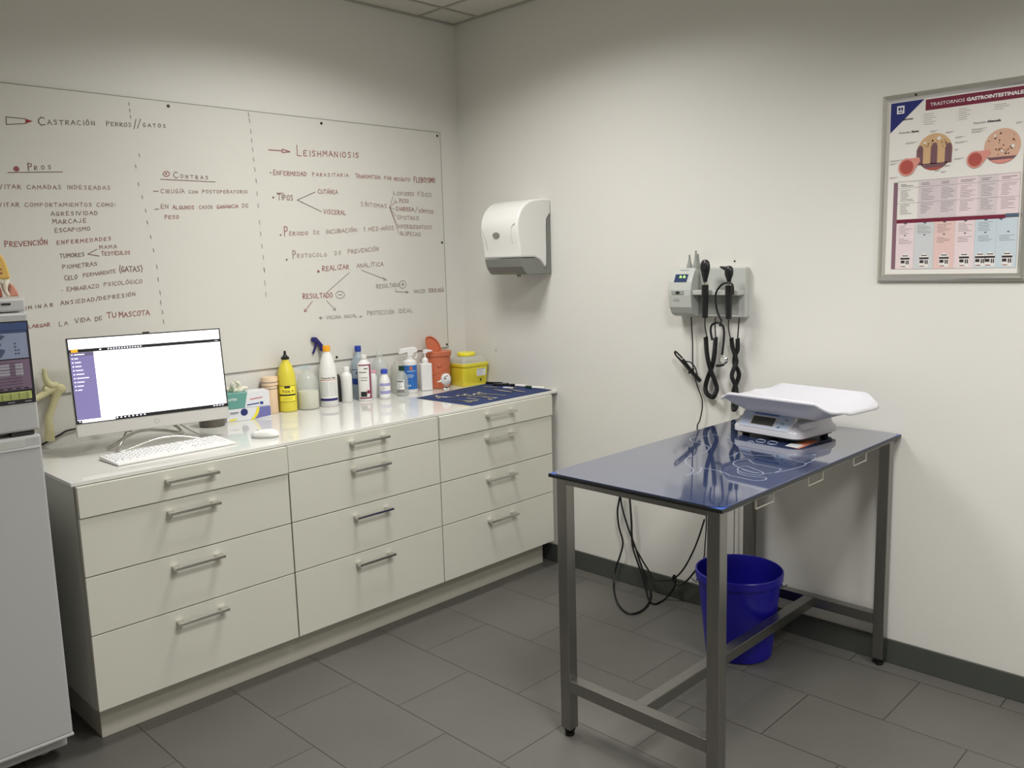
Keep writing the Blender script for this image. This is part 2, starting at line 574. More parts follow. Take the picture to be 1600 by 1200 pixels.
# ------------------------------------------------------------------ measured outlines (metres)
WT = [["C",-2.0636,2.0861,-2.0393,2.0883,0.0262,3],["ASTRACIÓN",-2.0321,2.0901,-1.8613,2.1026,0.016,3],["PERROS",-1.8229,2.1043,-1.7257,2.1094,0.0144,3],["GATOS",-1.683,2.1132,-1.585,2.1182,0.0136,3],["P",-2.1144,1.9213,-2.0984,1.9233,0.0228,0],["ROS",-2.093,1.9242,-2.0275,1.9306,0.0137,0],["C",-1.5759,1.92,-1.5524,1.9211,0.0217,0],["ONTRAS",-1.547,1.9214,-1.4214,1.9215,0.0142,0],["EVITAR CAMADAS INDESEADAS",-2.2329,1.8524,-1.8273,1.8643,0.0139,2],["EVITAR COMPORTAMIENTOS COMO:",-2.2394,1.7889,-1.8151,1.8007,0.0134,2],["AGRESIVIDAD",-2.0523,1.761,-1.884,1.7676,0.014,0],["MARCAJE",-2.0498,1.7306,-1.9277,1.738,0.0152,0],["ESCAPISMO",-2.0461,1.7002,-1.9189,1.708,0.0141,0],["PREVENCIÓN",-2.2173,1.6474,-2.0736,1.6557,0.0181,1],["ENFERMEDADES",-2.0434,1.6543,-1.8421,1.6716,0.013,1],["TUMORES",-2.037,1.6057,-1.9485,1.6103,0.0142,0],["MAMA",-1.8921,1.6363,-1.8238,1.6406,0.0134,2],["TESTÍCULOS",-1.8867,1.6118,-1.7766,1.6164,0.0134,1],["PIOMETRAS",-2.0327,1.564,-1.905,1.5742,0.0143,0],["CELO",-2.0283,1.5221,-1.9825,1.5259,0.0155,0],["PERMANENTE",-1.9617,1.5319,-1.8387,1.5447,0.0133,2],["(GATAS)",-1.8263,1.5462,-1.7354,1.5493,0.0211,0],["EMBARAZO",-2.025,1.4799,-1.907,1.4895,0.0144,2],["PSICOLÓGICO",-1.8888,1.4937,-1.7397,1.5017,0.0147,2],["ELIMINAR",-2.2147,1.4167,-2.071,1.4277,0.0127,0],["ANSIEDAD/DEPRESIÓN",-2.0513,1.4296,-1.7696,1.452,0.0143,0],["ALARGAR",-2.1819,1.3508,-2.0948,1.3544,0.0128,1],["LA",-2.0645,1.3509,-2.0303,1.3545,0.0144,0],["VIDA",-2.0072,1.3577,-1.9513,1.3642,0.0158,0],["DE",-1.9339,1.3612,-1.9067,1.3655,0.0147,0],["TU",-1.8883,1.3692,-1.8516,1.3718,0.0199,1],["MASCOTA",-1.8425,1.37,-1.7224,1.3723,0.0188,1],["CIRUGÍA",-1.6339,1.8579,-1.5339,1.8615,0.0152,2],["CON",-1.5169,1.8615,-1.4754,1.863,0.0117,2],["POSTOPERATORIO",-1.4579,1.8636,-1.2498,1.8711,0.0131,2],["EN",-1.6394,1.7956,-1.6065,1.7964,0.0166,2],["ALGUNOS",-1.59,1.7955,-1.4982,1.7976,0.0141,1],["CASOS",-1.4773,1.7994,-1.4171,1.8022,0.0132,2],["GANANCIA",-1.3992,1.8019,-1.2999,1.8083,0.0134,1],["DE",-1.2811,1.8095,-1.2506,1.8123,0.015,2],["PESO",-1.6265,1.7557,-1.5664,1.758,0.0141,1],["L",-0.9948,2.0476,-0.9671,2.0481,0.0404,1],["EISHMANIOSIS",-0.9607,2.0485,-0.6493,2.0604,0.0244,1],["ENFERMEDAD",-1.1208,1.9551,-0.9496,1.9589,0.0185,1],["PARASITARIA",-0.9198,1.9597,-0.7152,1.967,0.0151,1],["TRANSMITIDA",-0.6804,1.9638,-0.5312,1.9651,0.0171,1],["POR",-0.508,1.964,-0.4608,1.9647,0.0147,1],["MOSQUITO",-0.4467,1.9617,-0.3448,1.9626,0.0163,1],["FLEBOTOMO",-0.3202,1.9599,-0.1777,1.9624,0.0243,1],["TIPOS",-1.1062,1.8482,-1.0275,1.8472,0.0227,0],["CUTÁNEA",-0.8943,1.8824,-0.7853,1.8848,0.018,1],["VISCERAL",-0.8701,1.7912,-0.7445,1.788,0.0196,1],["SÍNTOMAS",-0.6579,1.8316,-0.4977,1.8245,0.0188,2],["ESFUERZO",-0.4319,1.8899,-0.3241,1.892,0.0165,2],["FÍSICO",-0.2992,1.8913,-0.2075,1.8898,0.0184,2],["PESO",-0.4195,1.8542,-0.3609,1.8544,0.0181,1],["DIARREA",-0.4412,1.8146,-0.3286,1.8132,0.0196,1],["VÓMITOS",-0.2988,1.8077,-0.1966,1.8043,0.017,1],["EPISTAXIS",-0.436,1.7725,-0.2959,1.7692,0.0181,2],["HIPERQUERATOSIS",-0.4387,1.7272,-0.2114,1.7234,0.0181,2],["ALOPECIAS",-0.4242,1.6932,-0.2904,1.688,0.0182,2],["P",-1.0862,1.6858,-1.0643,1.6871,0.0392,1],["ERIODO",-1.0602,1.6899,-0.9607,1.6928,0.0163,1],["DE",-0.932,1.6956,-0.8949,1.6971,0.0154,2],["INCUBACIÓN:",-0.8658,1.6972,-0.6793,1.7094,0.0183,2],["1 MES-AÑOS",-0.6478,1.711,-0.4613,1.7195,0.019,2],["P",-1.0499,1.5858,-1.0308,1.5869,0.0316,2],["ROTOCOLO",-1.0267,1.5896,-0.8646,1.594,0.0165,2],["DE",-0.8219,1.5983,-0.7787,1.6013,0.0157,2],["PREVENCIÓN",-0.7481,1.6038,-0.5621,1.6169,0.0188,2],["REALIZAR",-0.897,1.5251,-0.744,1.5325,0.0212,1],["ANALÍTICA",-0.6996,1.5343,-0.5386,1.5423,0.019,2],["RESULTADO",-1.01,1.4012,-0.8483,1.3995,0.0224,1],["RESULTADO",-0.5895,1.4311,-0.4444,1.4343,0.0195,4],["HACER",-0.3523,1.3977,-0.2759,1.3958,0.0172,4],["SEROLOGÍA",-0.2551,1.3964,-0.1474,1.3947,0.019,2],["VACUNA",-0.8893,1.2987,-0.808,1.2961,0.0158,4],["ANUAL",-0.7905,1.2956,-0.7107,1.2962,0.0161,4],["PROTECCIÓN",-0.6531,1.3022,-0.4865,1.2992,0.0194,4],["IDEAL",-0.4601,1.2999,-0.3629,1.2993,0.02,4]]
WL = [[[[-1.7075,2.1396],[-1.7183,2.1021]],3,0.0028],[[[-1.6898,2.1413],[-1.7043,2.1052]],3,0.0028],[[[-2.1042,2.1031],[-2.1669,2.1043],[-2.1686,2.0777],[-2.1058,2.0867]],3,0.0028],[[[-2.1042,2.1031],[-2.0811,2.0974],[-2.1058,2.0867],[-2.1042,2.1031]],9,0],[[[-2.1804,1.9105],[-1.998,1.9224]],0,0.0028],[[[-1.591,1.9358],[-1.5947,1.9291],[-1.6029,1.9252],[-1.6117,1.926],[-1.617,1.9311],[-1.6163,1.938],[-1.61,1.9436],[-1.6009,1.9452],[-1.5935,1.9421],[-1.5911,1.9356]],1,0.0028],[[[-1.6291,1.913],[-1.3973,1.9128]],0,0.0028],[[[-1.9022,1.6364],[-1.9361,1.6186],[-1.8957,1.6107]],0,0.0028],[[[-1.6625,1.8644],[-1.6431,1.8652]],0,0.0028],[[[-1.6623,1.7938],[-1.648,1.7942]],0,0.0028],[[[-1.135,2.0631],[-1.0671,2.064],[-1.0665,2.0713],[-1.0288,2.062],[-1.0677,2.056],[-1.0671,2.064]],1,0.004],[[[-1.1101,1.8767],[-1.0749,1.8779]],0,0.0028],[[[-0.9102,1.8887],[-1.0069,1.8499],[-0.8819,1.8008]],3,0.0028],[[[-0.4832,1.8301],[-0.4581,1.883]],2,0.0024],[[[-0.4832,1.8301],[-0.4434,1.8573]],2,0.0024],[[[-0.4832,1.8301],[-0.4485,1.8197]],2,0.0024],[[[-0.4832,1.8301],[-0.4448,1.786]],2,0.0024],[[[-0.4832,1.8301],[-0.4379,1.7393]],2,0.0024],[[[-0.4832,1.8301],[-0.4306,1.6992]],2,0.0024],[[[-0.4546,1.9092],[-0.4518,1.8929],[-0.4421,1.8948]],3,0.0028],[[[-0.4475,1.8684],[-0.4427,1.8536],[-0.4329,1.8561]],3,0.0028],[[[-0.3021,1.8384],[-0.3219,1.8072]],2,0.0028],[[[-0.7453,1.5137],[-0.8762,1.426]],4,0.0028],[[[-0.6733,1.5242],[-0.524,1.4709],[-0.545,1.483],[-0.524,1.4709],[-0.5431,1.4686]],4,0.0028],[[[-0.7786,1.4085],[-0.7855,1.3975],[-0.8014,1.3923],[-0.8187,1.3953],[-0.8293,1.405],[-0.8284,1.4169],[-0.8163,1.4254],[-0.7986,1.4266],[-0.7837,1.4198],[-0.7786,1.4082]],4,0.0028],[[[-0.815,1.4102],[-0.7942,1.4092]],0,0.0028],[[[-0.4006,1.4434],[-0.4064,1.4306],[-0.4197,1.4243],[-0.4341,1.4273],[-0.4429,1.4383],[-0.442,1.452],[-0.4318,1.462],[-0.417,1.4637],[-0.4047,1.4562],[-0.4006,1.443]],4,0.0028],[[[-0.4301,1.4445],[-0.4144,1.4439]],0,0.0028],[[[-0.4218,1.4519],[-0.4227,1.4365]],0,0.0028],[[[-0.4693,1.4245],[-0.4701,1.41],[-0.387,1.4032],[-0.4044,1.4109],[-0.387,1.4032],[-0.4022,1.3984]],4,0.0028],[[[-0.9597,1.3873],[-1.0063,1.3405],[-1.0037,1.3544],[-1.0063,1.3405],[-0.9921,1.3453]],1,0.0028],[[[-0.8831,1.3869],[-0.8354,1.3372],[-0.8363,1.3503],[-0.8354,1.3372],[-0.8506,1.341]],4,0.0028],[[[-0.9306,1.3072],[-0.9098,1.3058]],3,0.0028],[[[-0.9202,1.3137],[-0.9212,1.2987]],3,0.0028],[[[-0.6987,1.3007],[-0.686,1.3006]],4,0.0028],[[[-0.699,1.2955],[-0.6863,1.2954]],4,0.0028]]
WD = [[-2.1517,1.9249,0.0096,1],[-1.6055,1.9357,0.0038,1],[-2.0403,1.4848,0.0018,0],[-1.1336,1.9649,0.0033,1],[-1.1282,1.8574,0.0047,0],[-1.1041,1.6925,0.0041,1],[-1.0815,1.5816,0.0048,0],[-0.9178,1.5243,0.0063,1]]
WV = [[[[-1.2211,2.2134],[-1.2195,2.1971]],4,0.0028],[[[-1.2188,2.1883],[-1.2172,2.1719]],4,0.0028],[[[-1.2158,2.1439],[-1.2142,2.1274]],4,0.0028],[[[-1.2145,2.1057],[-1.2129,2.0891]],4,0.0028],[[[-1.2132,2.0672],[-1.2116,2.0506]],4,0.0028],[[[-1.2121,2.0255],[-1.2105,2.0088]],4,0.0028],[[[-1.2096,1.9836],[-1.208,1.9669]],4,0.0028],[[[-1.2068,1.9351],[-1.2052,1.9183]],4,0.0028],[[[-1.2068,1.8797],[-1.2051,1.8628]],4,0.0028],[[[-1.2057,1.8274],[-1.2041,1.8104]],4,0.0028],[[[-1.2047,1.7551],[-1.2031,1.738]],4,0.0028],[[[-1.2026,1.7056],[-1.201,1.6883]],4,0.0028],[[[-1.2008,1.6525],[-1.1992,1.6351]],4,0.0028],[[[-1.198,1.6024],[-1.1963,1.585]],4,0.0028],[[[-1.1976,1.5489],[-1.196,1.5314]],4,0.0028],[[[-1.1977,1.5476],[-1.1962,1.5288]],4,0.0028],[[[-1.1991,1.4905],[-1.1976,1.4716]],4,0.0028],[[[-1.1985,1.4399],[-1.197,1.4208]],4,0.0028],[[[-1.7303,2.2002],[-1.7289,2.1895]],4,0.0028],[[[-1.7295,2.1762],[-1.728,2.1655]],4,0.0028],[[[-1.7286,2.1521],[-1.7271,2.1414]],4,0.0028],[[[-1.7075,2.0075],[-1.706,1.9966]],4,0.0028],[[[-1.7252,1.9634],[-1.7237,1.9524]],4,0.0028],[[[-1.7207,1.8957],[-1.7192,1.8846]],4,0.0028],[[[-1.7107,1.8464],[-1.7092,1.8353]],4,0.0028],[[[-1.7015,1.7936],[-1.6999,1.7823]],4,0.0028],[[[-1.6993,1.7465],[-1.6978,1.7351]],4,0.0028],[[[-1.6903,1.6896],[-1.6887,1.6782]],4,0.0028],[[[-1.6835,1.6356],[-1.6819,1.6241]],4,0.0028],[[[-1.6761,1.5714],[-1.6749,1.556]],4,0.0028],[[[-1.6753,1.5219],[-1.6741,1.5063]],4,0.0028],[[[-1.6723,1.4668],[-1.671,1.4511]],4,0.0028],[[[-1.6731,1.4279],[-1.6718,1.4122]],4,0.0028],[[[-1.6693,1.3885],[-1.668,1.3728]],4,0.0028],[[[-1.6681,1.3492],[-1.6669,1.3334]],4,0.0028]]
PO = {"banner":[[-2.3811,2.0501],[-2.6775,2.0524],[-2.6794,2.0147],[-2.3825,2.015]],"tri":[[-2.2675,2.0587],[-2.3774,2.0585],[-2.2687,1.954]],"sq":[[-2.2868,2.043],[-2.3123,2.0418],[-2.3126,2.015],[-2.2881,2.0159]],"c1":[[-2.4165,1.8777]],"c1r":[[-2.4737,1.8715],[-2.4142,1.9353]],"c2":[[-2.6245,1.8726]],"c2r":[[-2.6754,1.8669],[-2.622,1.9231]],"s1":[[-2.3295,1.8325],[-2.3574,1.8298],[-2.3285,1.8608]],"s2":[[-2.5478,1.8358],[-2.5713,1.8335],[-2.5466,1.8613]],"title":[[-2.397,2.029],[-2.5059,2.0301],[-2.5107,2.0287],[-2.6786,2.0307],[-2.3966,2.0386]],"fs":[[-2.2972,1.948],[-2.3374,1.9474],[-2.3401,1.9481],[-2.3631,1.9484],[-2.297,1.954]],"fa":[[-2.5347,1.9505],[-2.5735,1.9508],[-2.5766,1.9511],[-2.6161,1.9508]],"sin":[[-2.3096,1.9927],[-2.3408,1.9938]],"table":[[-2.2854,1.7832],[-2.6764,1.7882],[-2.6846,1.4826],[-2.289,1.4777]],"sidebar":[[-2.2855,1.7821],[-2.2986,1.7821],[-2.3024,1.4782],[-2.289,1.4777]],"redbar":[[-2.2998,1.6508],[-2.6443,1.6552],[-2.6449,1.6426],[-2.2995,1.6389]],"tealbar":[[-2.6443,1.6552],[-2.6838,1.6562],[-2.6837,1.6454],[-2.6434,1.6427]],"cA":[[-2.3695,1.7815],[-2.4337,1.783],[-2.4944,1.7829],[-2.5581,1.7831],[-2.6183,1.7837]],"cB":[[-2.3612,1.6386],[-2.4262,1.6406],[-2.4925,1.6406],[-2.5551,1.6424],[-2.6189,1.644],[-2.6793,1.644]],"packs":[[-2.333,1.5026],[-2.3966,1.5039],[-2.4619,1.5073],[-2.5254,1.5077],[-2.5746,1.5084],[-2.6047,1.5084],[-2.6552,1.5083]],"bul1":[[-2.3695,2.0003]],"bul2":[[-2.48,2.0021]],"bul3":[[-2.5866,1.9987]],"inner":[[-2.2674,2.0616]]}
ST = {"opt_head":[[-0.1,-1.5838,1.4935],[-0.1,-1.5837,1.5145],[-0.1,-1.608,1.4932],[-0.1,-1.5842,1.4352]],"opt_handle":[[-0.1,-1.5824,1.4205],[-0.1,-1.5793,1.2928]],"oto_head":[[-0.1,-1.6954,1.4793],[-0.1,-1.6484,1.4933],[-0.1,-1.715,1.4791],[-0.1,-1.6923,1.4381]],"oto_handle":[[-0.1,-1.6907,1.419],[-0.1,-1.6901,1.2942]],"rail":[[-0.08,-1.4382,1.4095],[-0.08,-1.7521,1.4104],[-0.08,-1.4382,1.3876],[-0.08,-1.7524,1.3898]],"cones":[[-0.05,-1.4797,1.5037],[-0.05,-1.4796,1.5602],[-0.05,-1.4933,1.5035],[-0.05,-1.4932,1.5466],[-0.05,-1.5158,1.5031],[-0.05,-1.5155,1.5806],[-0.05,-1.5273,1.5029],[-0.05,-1.527,1.5704]],"disp":[[-0.1,-1.4711,1.4703],[-0.1,-1.5291,1.4697],[-0.1,-1.5196,1.4337],[-0.1,-1.4601,1.4338]],"cord1":[[-0.06,-1.5533,1.29],[-0.06,-1.556,1.2501],[-0.06,-1.5639,1.2147]],"coil1":[[-0.05,-1.5501,1.2088],[-0.05,-1.5555,1.1461],[-0.05,-1.5671,1.0927],[-0.05,-1.592,1.0312],[-0.05,-1.605,0.9961],[-0.05,-1.595,0.9681],[-0.05,-1.5695,0.9521],[-0.05,-1.5436,0.9635],[-0.05,-1.5356,0.9902],[-0.05,-1.5458,1.0322],[-0.05,-1.5672,1.0836],[-0.05,-1.5786,1.1429],[-0.05,-1.5832,1.2057]],"cord1b":[[-0.05,-1.5832,1.2146],[-0.05,-1.5755,1.2232],[-0.05,-1.5854,1.2548],[-0.05,-1.5867,1.2903]],"cord2":[[-0.06,-1.668,1.2887],[-0.06,-1.666,1.2495],[-0.06,-1.6751,1.2105]],"coil2":[[-0.05,-1.6693,1.2094],[-0.05,-1.6731,1.1789],[-0.05,-1.6832,1.1487],[-0.05,-1.6933,1.1141],[-0.05,-1.6814,1.0825],[-0.05,-1.6719,1.0508],[-0.05,-1.687,1.0209],[-0.05,-1.6946,0.9905],[-0.05,-1.6925,0.9636],[-0.05,-1.6953,0.9282],[-0.05,-1.6832,0.9113],[-0.05,-1.6682,0.9255],[-0.05,-1.6679,0.9613],[-0.05,-1.67,0.9928],[-0.05,-1.6916,1.0478],[-0.05,-1.6888,1.0741],[-0.05,-1.6714,1.0995],[-0.05,-1.6735,1.1349],[-0.05,-1.6855,1.162],[-0.05,-1.685,1.2057]],"cord2b":[[-0.05,-1.6874,1.2102],[-0.05,-1.6918,1.2539],[-0.05,-1.6947,1.2931]],"steth":[[-0.045,-1.5979,1.1992],[-0.045,-1.5901,1.2368],[-0.045,-1.5949,1.2614],[-0.045,-1.6199,1.2732],[-0.045,-1.6448,1.2629],[-0.045,-1.6524,1.2347],[-0.045,-1.6504,1.1906],[-0.045,-1.6444,1.1416]],"steth2":[[-0.115,-1.67,1.285],[-0.115,-1.6515,1.32],[-0.115,-1.642,1.365],[-0.115,-1.6454,1.4004],[-0.115,-1.6688,1.4292],[-0.115,-1.6939,1.438],[-0.115,-1.7153,1.4323],[-0.115,-1.7208,1.4165],[-0.115,-1.7211,1.3913]],"steth3":[[-0.06,-1.6337,1.279],[-0.06,-1.6211,1.3094],[-0.06,-1.6134,1.3355]],"chest":[[-0.05,-1.6515,1.1203],[-0.05,-1.6316,1.1236],[-0.05,-1.6168,1.0937],[-0.05,-1.6567,1.0985]],"power":[[-0.02,-1.4657,1.2896],[-0.02,-1.4684,1.2441],[-0.02,-1.4729,1.1801],[-0.02,-1.4742,1.0834],[-0.02,-1.4824,1.0377],[-0.02,-1.5011,0.9835],[-0.02,-1.5198,0.9388],[-0.02,-1.5216,0.8972],[-0.02,-1.5097,0.8446],[-0.02,-1.4966,0.8008]],"bundle":[[-0.03,-1.408,1.1268],[-0.03,-1.4378,1.1007],[-0.03,-1.47,1.0749],[-0.03,-1.5019,1.0449],[-0.03,-1.523,1.0189],[-0.03,-1.5125,1.0318],[-0.03,-1.4754,1.0614],[-0.03,-1.4432,1.0871],[-0.03,-1.4188,1.1274],[-0.03,-1.408,1.1315]]}
HC = {"a":[[-0.03,-1.0815,0.4775],[-0.03,-1.0809,0.4288],[-0.03,-1.0662,0.3601],[-0.03,-1.0743,0.2809],[-0.03,-1.0964,0.2103],[-0.03,-1.0796,0.1425],[-0.03,-1.0505,0.0652],[-0.0829,-1.0799,0.006],[-0.2191,-1.2017,0.006],[-0.2854,-1.2946,0.006],[-0.2852,-1.3391,0.006],[-0.2299,-1.3493,0.006],[-0.1479,-1.3256,0.006],[-0.0748,-1.2866,0.006],[-0.03,-1.242,0.0432],[-0.03,-1.2025,0.1193],[-0.03,-1.1662,0.2084],[-0.03,-1.1195,0.3073],[-0.03,-1.0896,0.3989],[-0.03,-1.0836,0.4778]],"b":[[-0.03,-1.145,0.477],[-0.03,-1.1493,0.4269],[-0.03,-1.1571,0.3263],[-0.03,-1.163,0.2306],[-0.03,-1.2062,0.166],[-0.03,-1.2457,0.1183],[-0.03,-1.2849,0.0768],[-0.03,-1.3365,0.0853],[-0.03,-1.3873,0.1054],[-0.03,-1.4369,0.159],[-0.03,-1.4794,0.2345],[-0.03,-1.5151,0.3178],[-0.03,-1.547,0.4148]],"c":[[-0.03,-1.1497,0.4778],[-0.03,-1.1547,0.4279],[-0.03,-1.1618,0.3273],[-0.03,-1.1663,0.2198],[-0.03,-1.1894,0.1563],[-0.03,-1.2256,0.0734],[-0.0441,-1.2584,0.006],[-0.1031,-1.3163,0.006],[-0.1102,-1.3532,0.006],[-0.0359,-1.3531,0.006],[-0.03,-1.3872,0.0524],[-0.03,-1.406,0.0962],[-0.03,-1.3998,0.1279],[-0.03,-1.3904,0.1089],[-0.03,-1.406,0.0907],[-0.03,-1.437,0.093],[-0.03,-1.4737,0.1297],[-0.03,-1.5037,0.1698]],"d":[[-0.03,-1.5469,0.4306],[-0.03,-1.5473,0.3672],[-0.03,-1.5418,0.2916],[-0.03,-1.5391,0.2483]]}
TB = {"p":[[[-0.8983,-2.064],[-0.9292,-2.0778],[-0.9588,-2.0817],[-0.9792,-2.0763],[-0.992,-2.0661],[-1.005,-2.0598],[-0.9869,-2.0665],[-0.9612,-2.0684],[-0.9193,-2.048],[-0.8905,-2.0194],[-0.8684,-1.9916],[-0.8356,-1.9644],[-0.7945,-1.9457],[-0.7626,-1.9454],[-0.7333,-1.951],[-0.6954,-1.9495],[-0.6546,-1.9377],[-0.6176,-1.9191],[-0.5951,-1.8936],[-0.5747,-1.8555],[-0.5672,-1.825],[-0.5589,-1.8066],[-0.5346,-1.791],[-0.5116,-1.7852],[-0.4894,-1.7932],[-0.4533,-1.8105],[-0.4174,-1.8238],[-0.4088,-1.8449],[-0.417,-1.8714],[-0.4338,-1.8889],[-0.4556,-1.8961]],[[-0.4892,-1.899],[-0.4824,-1.9139],[-0.5071,-1.9449],[-0.5135,-1.9732],[-0.5051,-1.9927],[-0.5036,-2.0279],[-0.5077,-2.0499],[-0.5012,-2.0854],[-0.5,-2.1268]],[[-0.8983,-2.064],[-0.8764,-2.0485],[-0.8726,-2.0423]],[[-0.8822,-2.0521],[-0.8797,-2.0879],[-0.8867,-2.1214],[-0.8974,-2.1494],[-0.9118,-2.172],[-0.915,-2.2018],[-0.9177,-2.224],[-0.9206,-2.2494],[-0.9129,-2.2687],[-0.8942,-2.277],[-0.8759,-2.273],[-0.868,-2.2614],[-0.8768,-2.2424],[-0.8831,-2.2184],[-0.8779,-2.1947],[-0.8688,-2.1755],[-0.8538,-2.1634]],[[-0.6964,-2.0313],[-0.6801,-2.045],[-0.6519,-2.0442],[-0.6255,-2.033],[-0.6233,-2.0512],[-0.6339,-2.0802],[-0.6228,-2.112],[-0.6091,-2.1421],[-0.6063,-2.1774],[-0.6127,-2.2168],[-0.6255,-2.2584],[-0.635,-2.2803],[-0.6642,-2.2874],[-0.6925,-2.284],[-0.7401,-2.2768],[-0.7809,-2.2667],[-0.8099,-2.2545],[-0.8267,-2.2394],[-0.8325,-2.2114],[-0.8268,-2.1872],[-0.8176,-2.1607],[-0.8054,-2.1394],[-0.7934,-2.1216],[-0.7793,-2.1061],[-0.7455,-2.0922],[-0.7156,-2.0957],[-0.6906,-2.1042],[-0.7038,-2.1227],[-0.7334,-2.1537],[-0.7361,-2.184],[-0.7407,-2.2113],[-0.7452,-2.2381],[-0.7495,-2.2541],[-0.7711,-2.2583],[-0.8038,-2.2581]],[[-0.7955,-2.141],[-0.7778,-2.1528],[-0.7978,-2.1924],[-0.8172,-2.2309],[-0.8328,-2.2254],[-0.8382,-2.2041],[-0.8288,-2.1741],[-0.8094,-2.1453],[-0.8308,-2.1503],[-0.8537,-2.174],[-0.8609,-2.2061],[-0.8553,-2.2376],[-0.8323,-2.2424]],[[-0.5587,-2.1531],[-0.552,-2.1792],[-0.5428,-2.2111],[-0.5157,-2.2413],[-0.4993,-2.2478],[-0.5214,-2.2511]],[[-0.5663,-2.1681],[-0.5593,-2.2263],[-0.5373,-2.262],[-0.5448,-2.269]],[[-0.635,-2.2803],[-0.5994,-2.2806],[-0.565,-2.2785]],[[-0.4707,-1.9816],[-0.4464,-1.9763],[-0.4423,-1.9903],[-0.4616,-2.005],[-0.4772,-2.0014],[-0.4707,-1.9816]],[[-0.4234,-1.9922],[-0.3932,-1.9881],[-0.4007,-2.0165],[-0.4361,-2.0273],[-0.4368,-2.0035],[-0.4234,-1.9922]],[[-0.4337,-2.0419],[-0.3977,-2.035],[-0.4024,-2.0633],[-0.4364,-2.0749],[-0.4447,-2.0556],[-0.4337,-2.0419]]],"card":[[-0.4411,-2.1103],[-0.4544,-2.1681],[-0.3,-2.1703],[-0.2911,-2.1238]],"cardw":[[-0.4411,-2.1103],[-0.4487,-2.1596],[-0.3945,-2.1579],[-0.3834,-2.1084]]}
TL = {"cloth":[[-0.5887,-0.2824],[-0.6021,-0.6864],[-0.0045,-0.6447],[-0.0469,-0.2813]],"s1":[[-0.4587,-0.3163],[-0.5312,-0.4156],[-0.5796,-0.4145]],"s1b":[[-0.4587,-0.3163],[-0.4514,-0.3792]],"s2":[[-0.5276,-0.5798],[-0.4827,-0.5971],[-0.5497,-0.4769]],"s3":[[-0.4005,-0.417],[-0.3574,-0.4167],[-0.3987,-0.6071]],"s3e":[[-0.4113,-0.4531],[-0.3842,-0.6183]],"s4":[[-0.3445,-0.4567],[-0.2924,-0.4257],[-0.2902,-0.6343]],"s5":[[-0.4184,-0.6274],[-0.3702,-0.6138],[-0.3957,-0.4083]],"tw1":[[-0.1235,-0.3022],[-0.0927,-0.3845]],"tw2":[[-0.1742,-0.404],[-0.1828,-0.5488]],"tw3":[[-0.1341,-0.4809],[-0.1529,-0.609]],"tube":[[-0.101,-0.4138],[-0.0801,-0.4861]],"pen1":[[-0.048,-0.2606],[-0.024,-0.3158]],"pen2":[[-0.0553,-0.3186],[-0.0011,-0.3503]],"pen3":[[-0.024,-0.3657],[-0.0304,-0.4417]],"pen4":[[-0.0619,-0.4721],[-0.0241,-0.5108]],"pen5":[[-0.02,-0.4933],[-0.0345,-0.5771]],"pen6":[[0.0023,-0.5265],[-0.0013,-0.6093]]}
BN = [(-2.1496, -0.03, 0.9306), (-2.1453, -0.03, 0.9739), (-2.144, -0.03, 1.0103), (-2.1318, -0.03, 1.045), (-2.1202, -0.03, 1.0725), (-2.1086, -0.03, 1.1001), (-2.0977, -0.03, 1.1206), (-2.1034, -0.03, 1.131), (-2.125, -0.03, 1.1362), (-2.1367, -0.03, 1.1521), (-2.1413, -0.03, 1.1718), (-2.1407, -0.03, 1.2005)]
BN2 = [(-2.1085, -0.03, 1.1244), (-2.1361, -0.03, 1.1134), (-2.1681, -0.03, 1.0984), (-2.1951, -0.03, 1.0876)]
MC = [(-2.1837, -0.02, 0.9108), (-2.1657, -0.02, 0.915), (-2.1379, -0.02, 0.9274), (-2.1029, -0.02, 0.9412), (-2.0792, -0.02, 0.9521), (-2.0491, -0.02, 0.9547), (-2.0094, -0.02, 0.9558)]

# ------------------------------------------------------------------ the setting
X0, Y0 = -4.6, -5.2
struct('floor', bx(X0, 0, Y0, 0, -0.05, 0), M['floor'])
struct('wall_left', bx(X0, 0.1, 0, 0.1, 0, H + .1), M['wall'])
struct('wall_right', bx(0, 0.1, Y0, 0, 0, H + .1), M['wall'])
struct('wall_back', bx(X0, 0.1, Y0 - .1, Y0, 0, H + .1), M['wall'])
struct('wall_far', bx(X0 - .1, X0, Y0, 0.1, 0, H + .1), M['wall'])
struct('baseboard_right', bx(-0.011, -0.0005, Y0, -0.001, 0.0005, 0.093), M['base'], bevel=.0015)
struct('baseboard_left', bx(X0, -2.27, -0.011, -0.0005, 0.0005, 0.093), M['base'], bevel=.0015)
bm = bx(X0, 0, Y0, 0, H, H + .04)
struct('ceiling', bm, M['ceil_tile'])
bm = B()
k = 0
gx, gy = -0.248, -0.195
while gx - 0.6 * k > X0:
    x = gx - 0.6 * k
    box(bm, x - .008, x + .008, Y0, 0, H - .004, H + .001); k += 1
k = 0
while gy - 0.6 * k > Y0:
    y = gy - 0.6 * k
    box(bm, X0, 0, y - .008, y + .008, H - .0045, H + .0005); k += 1
struct('trim_1', bm, M['ceil_bar'])
bm = B()
box(bm, -.018, -.0005, Y0, 0, H - .006, H - .0005); box(bm, X0, 0, -.018, -.0005, H - .0062, H - .0007)
struct('trim_2', bm, M['ceil_bar'])

